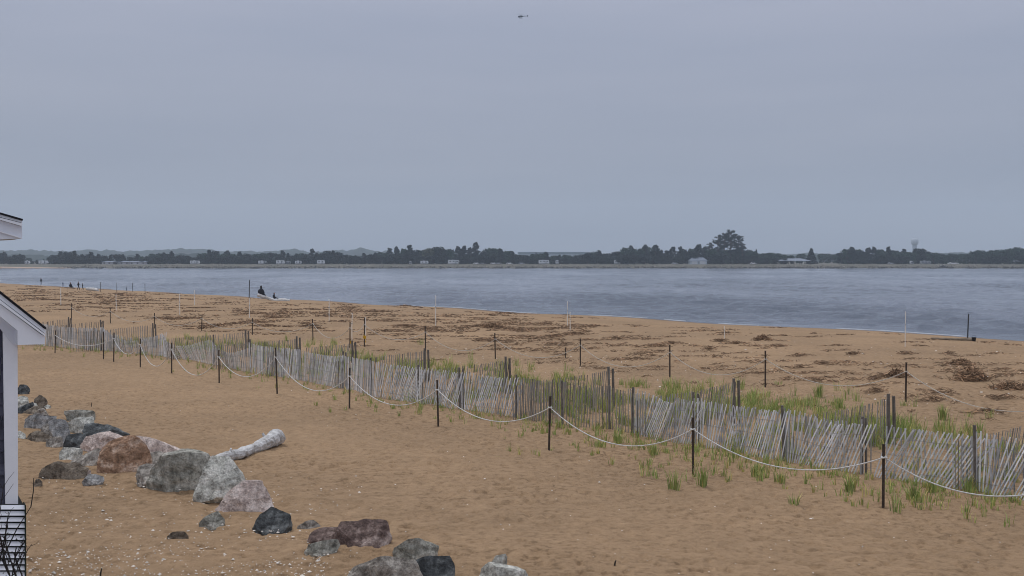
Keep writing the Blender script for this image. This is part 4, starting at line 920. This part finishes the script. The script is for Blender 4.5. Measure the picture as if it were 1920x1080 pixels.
# ------------------------------------------------------------------ house at the left edge
O = at(33, 945, 10.); VN = Vector((-.57, 1, 0)).normalized()
def fac(px, py, w=0.):                         # pixel -> facade plane moved w metres along VN
    d = cast_dir(px, py); o = O + VN*w; c = Vector((0, 0, CAMZ)); t = (o-c).dot(VN)/d.dot(VN); return c+d*t
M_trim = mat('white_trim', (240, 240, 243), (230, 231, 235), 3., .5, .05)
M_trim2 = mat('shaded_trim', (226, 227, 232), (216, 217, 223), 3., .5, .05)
M_shing = mat('dark_shingle', (58, 58, 70), (84, 84, 96), 7., .9, .5, attr=True)
M_roof = mat('black_roof', (26, 26, 30), (44, 44, 48), 9., .9, .4)
house = thing('house', 'white-trimmed dark-shingled house corner at the left edge of the picture', 'house', Vector((O.x, O.y, hz(O.x, O.y))))
mb = MB(); yy = 560; k = 0
while yy < 945:                                # shingle courses
    a = fac(-220, yy); b = fac(9, yy); zt = a.z; zb = fac(9, min(yy+22, 945)).z
    x0 = Vector((a.x, a.y, 0)); x1 = Vector((b.x, b.y, 0)); L = (x1-x0).length; s = 0
    while s < L:
        w = R.uniform(.07, .16); e = min(L, s+w-.006); g = R.uniform(.7, 1.2); p0 = x0+(x1-x0)*(s/L); p1 = x0+(x1-x0)*(e/L)
        mb.add([p0+Vector((0, 0, zt)), p1+Vector((0, 0, zt)), p1-VN*.018+Vector((0, 0, zb)), p0-VN*.018+Vector((0, 0, zb)), p0+VN*.01+Vector((0, 0, zb)), p1+VN*.01+Vector((0, 0, zb))], [(0, 1, 2, 3), (3, 2, 5, 4)], (g, g, g*1.03)); s += w
    yy += 22
build(mb, 'shingle_wall', M_shing, house, var=True)
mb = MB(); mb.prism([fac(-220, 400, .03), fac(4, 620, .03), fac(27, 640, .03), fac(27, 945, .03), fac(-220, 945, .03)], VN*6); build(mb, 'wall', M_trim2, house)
mb = MB(); mb.prism([fac(5, 618, -.03), fac(27, 640, -.03), fac(29, 945, -.03), fac(10, 945, -.03)], VN*.05); mb.prism([fac(27, 632, -.03), fac(33, 640, -.03), fac(34, 945, -.03), fac(29, 945, -.03)], VN*.2)
build(mb, 'corner_board', M_trim, house)
W = -.25
mb = MB(); mb.prism([fac(-220, 366, W-.04), fac(0, 545, W-.04), fac(87, 614, W-.04), fac(87, 618, W-.04), fac(0, 550, W-.04), fac(-220, 371, W-.04)], VN*6.2); build(mb, 'roof', M_roof, house)
mb = MB(); mb.prism([fac(-220, 372, W-.02), fac(0, 551, W-.02), fac(85.5, 618.5, W-.02), fac(85.5, 626, W-.02), fac(0, 561, W-.02), fac(-220, 382, W-.02)], VN*.3)
mb.prism([fac(-220, 383, W-.035), fac(0, 562, W-.035), fac(85, 627, W-.035), fac(85, 631, W-.035), fac(0, 569, W-.035), fac(-220, 390, W-.035)], VN*.3); build(mb, 'crown_moulding', M_trim, house)
mb = MB(); mb.prism([fac(-220, 391, W), fac(0, 570, W), fac(84, 632, W), fac(84, 645, W), fac(33, 647, W), fac(33, 620, W), fac(0, 593, W), fac(-220, 414, W)], VN*.28); build(mb, 'rake_board', M_trim, house)
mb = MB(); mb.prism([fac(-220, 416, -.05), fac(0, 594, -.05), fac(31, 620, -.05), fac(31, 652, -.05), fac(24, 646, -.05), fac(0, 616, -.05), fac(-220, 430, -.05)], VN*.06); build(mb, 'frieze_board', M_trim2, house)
# upper eave
W = -.35
mb = MB(); mb.prism([fac(-220, 331, W-.04), fac(0, 398, W-.04), fac(43, 410.5, W-.04), fac(43, 413.5, W-.04), fac(0, 401.5, W-.04), fac(-220, 335, W-.04)], VN*6); build(mb, 'roof', M_roof, house)
mb = MB(); mb.prism([fac(-220, 337, W-.02), fac(0, 402, W-.02), fac(41.5, 414, W-.02), fac(41.5, 417.5, W-.02), fac(0, 407, W-.02), fac(-220, 341, W-.02)], VN*.3)
mb.prism([fac(-220, 342, W-.03), fac(0, 408, W-.03), fac(41.5, 418.5, W-.03), fac(41.5, 424, W-.03), fac(0, 412, W-.03), fac(-220, 346, W-.03)], VN*.3); build(mb, 'crown_moulding', M_trim, house)
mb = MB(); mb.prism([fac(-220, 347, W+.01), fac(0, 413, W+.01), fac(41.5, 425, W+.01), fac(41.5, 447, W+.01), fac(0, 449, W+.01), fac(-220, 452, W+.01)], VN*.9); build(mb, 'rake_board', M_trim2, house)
mb = MB(); mb.prism([fac(-220, 395, W-.01), fac(0, 433, W-.01), fac(41, 446, W-.01), fac(41, 447.5, W-.01), fac(0, 435, W-.01), fac(-220, 397, W-.01)], VN*.05); build(mb, 'trim_strip', M_trim, house)
mb = MB(); mb.prism([fac(-220, 452, .1), fac(-14, 449, .1), fac(-14, 560, .1), fac(-220, 420, .1)], VN*5); build(mb, 'upper_wall', M_shing, house, var=True)
# slatted skirt under the wall
mb = MB(); yy = 948.; k = 0
while yy < 1400:
    s0 = .5
    a = fac(-220, yy+s0, -.13); b = fac(46.5, yy+s0*1, -.13); c = fac(46.5, yy+7.2, -.13); d = fac(-220, yy+7.2, -.13)
    a2 = a+VN*.03; b2 = b+VN*.03
    mb.add([a2, b2, c, d, d+VN*.02, c+VN*.02, b2+VN*.012, a2+VN*.012], [(0, 1, 2, 3), (3, 2, 5, 4), (4, 5, 6, 7), (1, 6, 5, 2)])
    yy += 11.4
build(mb, 'skirt_slats', mat('white_slat', (244, 245, 248), (232, 234, 240), 4., .5, .1), house)
mb = MB(); mb.prism([fac(-220, 946, -.03), fac(44, 946, -.03), fac(44, 1430, -.03), fac(-220, 1430, -.03)], VN*4.5); build(mb, 'skirt_wall', mat('dark_skirt', (30, 32, 30), (46, 48, 44), 4., .9, .2), house)
mb = MB(); mb.prism([fac(46.6, 946, -.14), fac(49, 948, -.14), fac(50.5, 1430, -.14), fac(48, 1430, -.14)], VN*.14); build(mb, 'skirt_post', mat('dark_green_trim', (34, 44, 34), bump=0), house)
# bare shrub in front of the skirt
R.seed(8); root = at(20, 1300, 9.2); M_twig = mat('twig', (34, 30, 28), (52, 46, 42), 20, .9, .2); mb = MB()
def branch(p, q, r, depth):
    m_ = p.lerp(q, .5)+Vector((R.uniform(-.02, .02), R.uniform(-.02, .02), R.uniform(-.01, .02))); mb.tube([p, m_, q], [r, r*.8, r*.5], 5)
    if depth:
        for k in range(3):
            t = R.uniform(.35, .95); s = p.lerp(q, t); L = (q-p).length*R.uniform(.25, .5); d = (q-p).normalized()+Vector((R.uniform(-.9, .9), R.uniform(-.6, .6), R.uniform(-.3, .7))); branch(s, s+d.normalized()*L, r*.55, depth-1)
for a, b, c, d in ((60, 1180, 8, 1010), (42, 1150, -10, 955), (30, 1100, 2, 1045), (10, 1150, 30, 1030), (-10, 1100, 14, 985), (50, 1130, 25, 1035)): branch(at(a, b, 9.25), at(c, d, 9.3), .008, 2)
branch(root, at(42, 1150, 9.25), .012, 0); branch(root, at(10, 1150, 9.25), .012, 0); branch(root, at(60, 1180, 9.25), .012, 0)
branch(at(8, 1040, 9.25), at(58, 950, 9.3), .006, 0); branch(at(58, 950, 9.3), at(63, 896, 9.35), .005, 0)
gr = Vector((root.x, root.y, hz(root.x, root.y))); branch(gr, root, .016, 0)
t = thing('bare_shrub', 'bare dark twiggy shrub in front of the white slats at the lower left', 'shrub', gr); build(mb, 'branches', M_twig, t)
mb = MB()
for i in range(60):
    p = at(R.uniform(-8, 45), R.uniform(1000, 1090), R.uniform(9.2, 9.35)); a = Vector((R.gauss(0, 1), R.gauss(0, 1), R.gauss(0, 1))).normalized(); b = a.orthogonal().normalized(); s_ = .012; q = a.cross(b)
    mb.add([p-b*s_, p+q*s_*.5, p+b*s_, p-q*s_*.5], [(0, 1, 2, 3)])
build(mb, 'leaves', mat('dry_leaf', (40, 44, 34), (58, 58, 44), 9, .9, 0), t)
for px, py, lb, h in ((188, 1078, 'short dark stick standing in the shelly sand at the lower left', .1), (1037, 913, 'tiny dark pebble lying on open sand near the centre', .03), (171, 762, 'thin dark twig upright in the sand above the rock heap', .14), (1152, 1060, 'tiny dark twig on the sand near the bottom centre', .08)):
    q = P(px, py); m_ = MB(); m_.tube([q+Vector((0, 0, -.03)), q+Vector((.01, 0, h*.5)), q+Vector((.025, 0, h))], [.014, .012, .007], 6)
    tag(build(m_, 'twig' if h > .05 else 'pebble', M_twig, origin=q), lb, 'twig' if h > .05 else 'pebble')
# ------------------------------------------------------------------ helicopter
Y = 905.; c = at(977, 31, Y); t = thing('helicopter', 'tiny dark helicopter flying left high above the river', 'helicopter', c)
M_heli = mat('helicopter_paint', (40, 44, 54), (54, 58, 68), 1, .4, 0); M_helw = mat('helicopter_white', (190, 196, 206), bump=0)
b = MB()
b.tube([c+Vector(v) for v in ((-2.6, 0, -.35), (-2.2, 0, -.25), (-1.2, 0, 0), (.2, 0, .1), (1.2, 0, .15), (1.9, 0, .2))], [.15, .55, .85, .85, .5, .2], 12); build(b, 'fuselage', M_heli, t, smooth=True)
b = MB(); b.tube([c+Vector((1.2, 0, .2)), c+Vector((5.4, 0, .45))], [.28, .12], 8); build(b, 'tail_boom', M_heli, t)
b = MB(); b.prism([c+Vector(v) for v in ((4.8, -.05, .4), (5.3, -.05, 1.1), (5.8, -.05, 1.1), (5.5, -.05, .4), (5.7, -.05, -.4), (5.3, -.05, -.4))], (0, .12, 0)); b.box(c+Vector((4.6, 0, .42)), (.5, 2.0, .08)); build(b, 'tail_fin', M_heli, t)
b = MB(); b.tube([c+Vector((0, 0, .7)), c+Vector((0, 0, 1.45))], .12, 8); build(b, 'rotor_mast', M_heli, t)
b = MB(); b.box(c+Vector((0, 0, 1.5)), (9.6, .24, .05), Matrix.Rotation(.5, 3, 'Z')); build(b, 'rotor_blade', M_helw, t)
b = MB(); b.box(c+Vector((5.55, -.25, .5)), (.12, .04, 1.5), Matrix.Rotation(.4, 3, 'Y')); build(b, 'tail_rotor', M_helw, t)
for s in (-.8, .8):
    b = MB(); b.tube([c+Vector((-1.9, s, -1.2)), c+Vector((-1.6, s, -1.35)), c+Vector((1.2, s, -1.35))], .07, 6); b.tube([c+Vector((-.9, s*.5, -.7)), c+Vector((-.9, s, -1.33))], .05, 5); b.tube([c+Vector((.6, s*.5, -.6)), c+Vector((.6, s, -1.33))], .05, 5); build(b, 'skid', M_heli, t)
b = MB(); b.ell(c+Vector((-1.75, 0, .12)), (.75, .72, .5), 12, 8); build(b, 'windscreen', M_glass, t)
# ------------------------------------------------------------------ air
def haze():
    mb = MB(); mb.box((0, 2040, 112), (6000, 4900, 236)); m = bpy.data.materials.new('haze'); m.use_nodes = True; nt = m.node_tree; nt.nodes.clear()
    o = N(nt, 'ShaderNodeOutputMaterial'); v = N(nt, 'ShaderNodeVolumePrincipled'); v.inputs['Color'].default_value = (.75, .87, 1., 1); v.inputs['Density'].default_value = HAZE; v.inputs['Anisotropy'].default_value = .1
    nt.links.new(v.outputs[0], o.inputs['Volume']); ob = build(mb, 'haze', m); struct(ob, 'stuff'); tag(ob, 'thin blue-grey haze in the air over beach, river and far shore', 'haze')
HAZE = .00023
haze()
# ------------------------------------------------------------------ light
SUN_EL, SUN_AZ = math.radians(60), math.radians(-42)      # azimuth from +Y towards +X
w = bpy.data.worlds.new('World'); scn.world = w; w.use_nodes = True; nt = w.node_tree; nt.nodes.clear(); l = nt.links
out = N(nt, 'ShaderNodeOutputWorld'); bg = N(nt, 'ShaderNodeBackground'); bg.inputs['Strength'].default_value = .1
sky = N(nt, 'ShaderNodeTexSky', sky_type='NISHITA'); sky.sun_disc = False; sky.sun_elevation = SUN_EL; sky.sun_rotation = SUN_AZ; sky.air_density = 1.; sky.dust_density = 5.
tc = N(nt, 'ShaderNodeTexCoord'); sep = N(nt, 'ShaderNodeSeparateXYZ'); l.new(tc.outputs['Generated'], sep.inputs[0])
cr = ramp(nt, [(0., (2.9, 3.2, 4.0, 1)), (.06, (2.97, 3.28, 4.1, 1)), (.26, (3.8, 4.1, 5.2, 1)), (.55, (6.3, 6.6, 7.6, 1)), (1., (10.2, 10.4, 11.2, 1))]); l.new(sep.outputs['Z'], cr.inputs[0])
mp = N(nt, 'ShaderNodeMapping'); mp.inputs['Scale'].default_value = (1.6, 1.6, 14.); l.new(tc.outputs['Generated'], mp.inputs[0])
ns = N(nt, 'ShaderNodeTexNoise'); ns.inputs['Scale'].default_value = 1.3; ns.inputs['Detail'].default_value = 5; l.new(mp.outputs[0], ns.inputs['Vector'])
r2 = ramp(nt, [(.3, (.92, .94, .96, 1)), (.7, (1.09, 1.07, 1.05, 1))]); l.new(ns.outputs['Fac'], r2.inputs[0])
mu = N(nt, 'ShaderNodeMix', data_type='RGBA', blend_type='MULTIPLY'); mu.inputs[0].default_value = 1; l.new(cr.outputs[0], mu.inputs[6]); l.new(r2.outputs[0], mu.inputs[7])
mx = N(nt, 'ShaderNodeMix', data_type='RGBA'); mx.inputs[0].default_value = .94; l.new(sky.outputs[0], mx.inputs[6]); l.new(mu.outputs[2], mx.inputs[7])
l.new(mx.outputs[2], bg.inputs['Color']); l.new(bg.outputs[0], out.inputs[0])
sl = bpy.data.lights.new('Sun', 'SUN'); sl.energy = 1.1; sl.angle = math.radians(11); sl.color = (1., .97, .93); so = bpy.data.objects.new('Sun', sl); link(so)
sd = Vector((math.sin(SUN_AZ)*math.cos(SUN_EL), math.cos(SUN_AZ)*math.cos(SUN_EL), math.sin(SUN_EL))); so.rotation_euler = sd.to_track_quat('Z', 'Y').to_euler(); so.location = (0, 0, 50)
# ------------------------------------------------------------------ camera
cam = bpy.data.cameras.new('Camera'); cam.sensor_width = 36; cam.lens = F/1920*36; cam.clip_start = .5; cam.clip_end = 9000
co = bpy.data.objects.new('Camera', cam); link(co); co.location = (0, 0, CAMZ); co.rotation_euler = (math.pi/2-PITCH, 0, 0); scn.camera = co
for o in scn.objects:
    if '_o' in o: del o['_o']
scn.view_settings.view_transform = 'Standard'; scn.view_settings.look = 'None'; scn.view_settings.gamma = 1; scn.view_settings.exposure = 0
scn.cycles.use_denoising = True; scn.cycles.filter_width = 1.0; scn.cycles.volume_bounces = 1; scn.cycles.max_bounces = 6; scn.cycles.transparent_max_bounces = 8
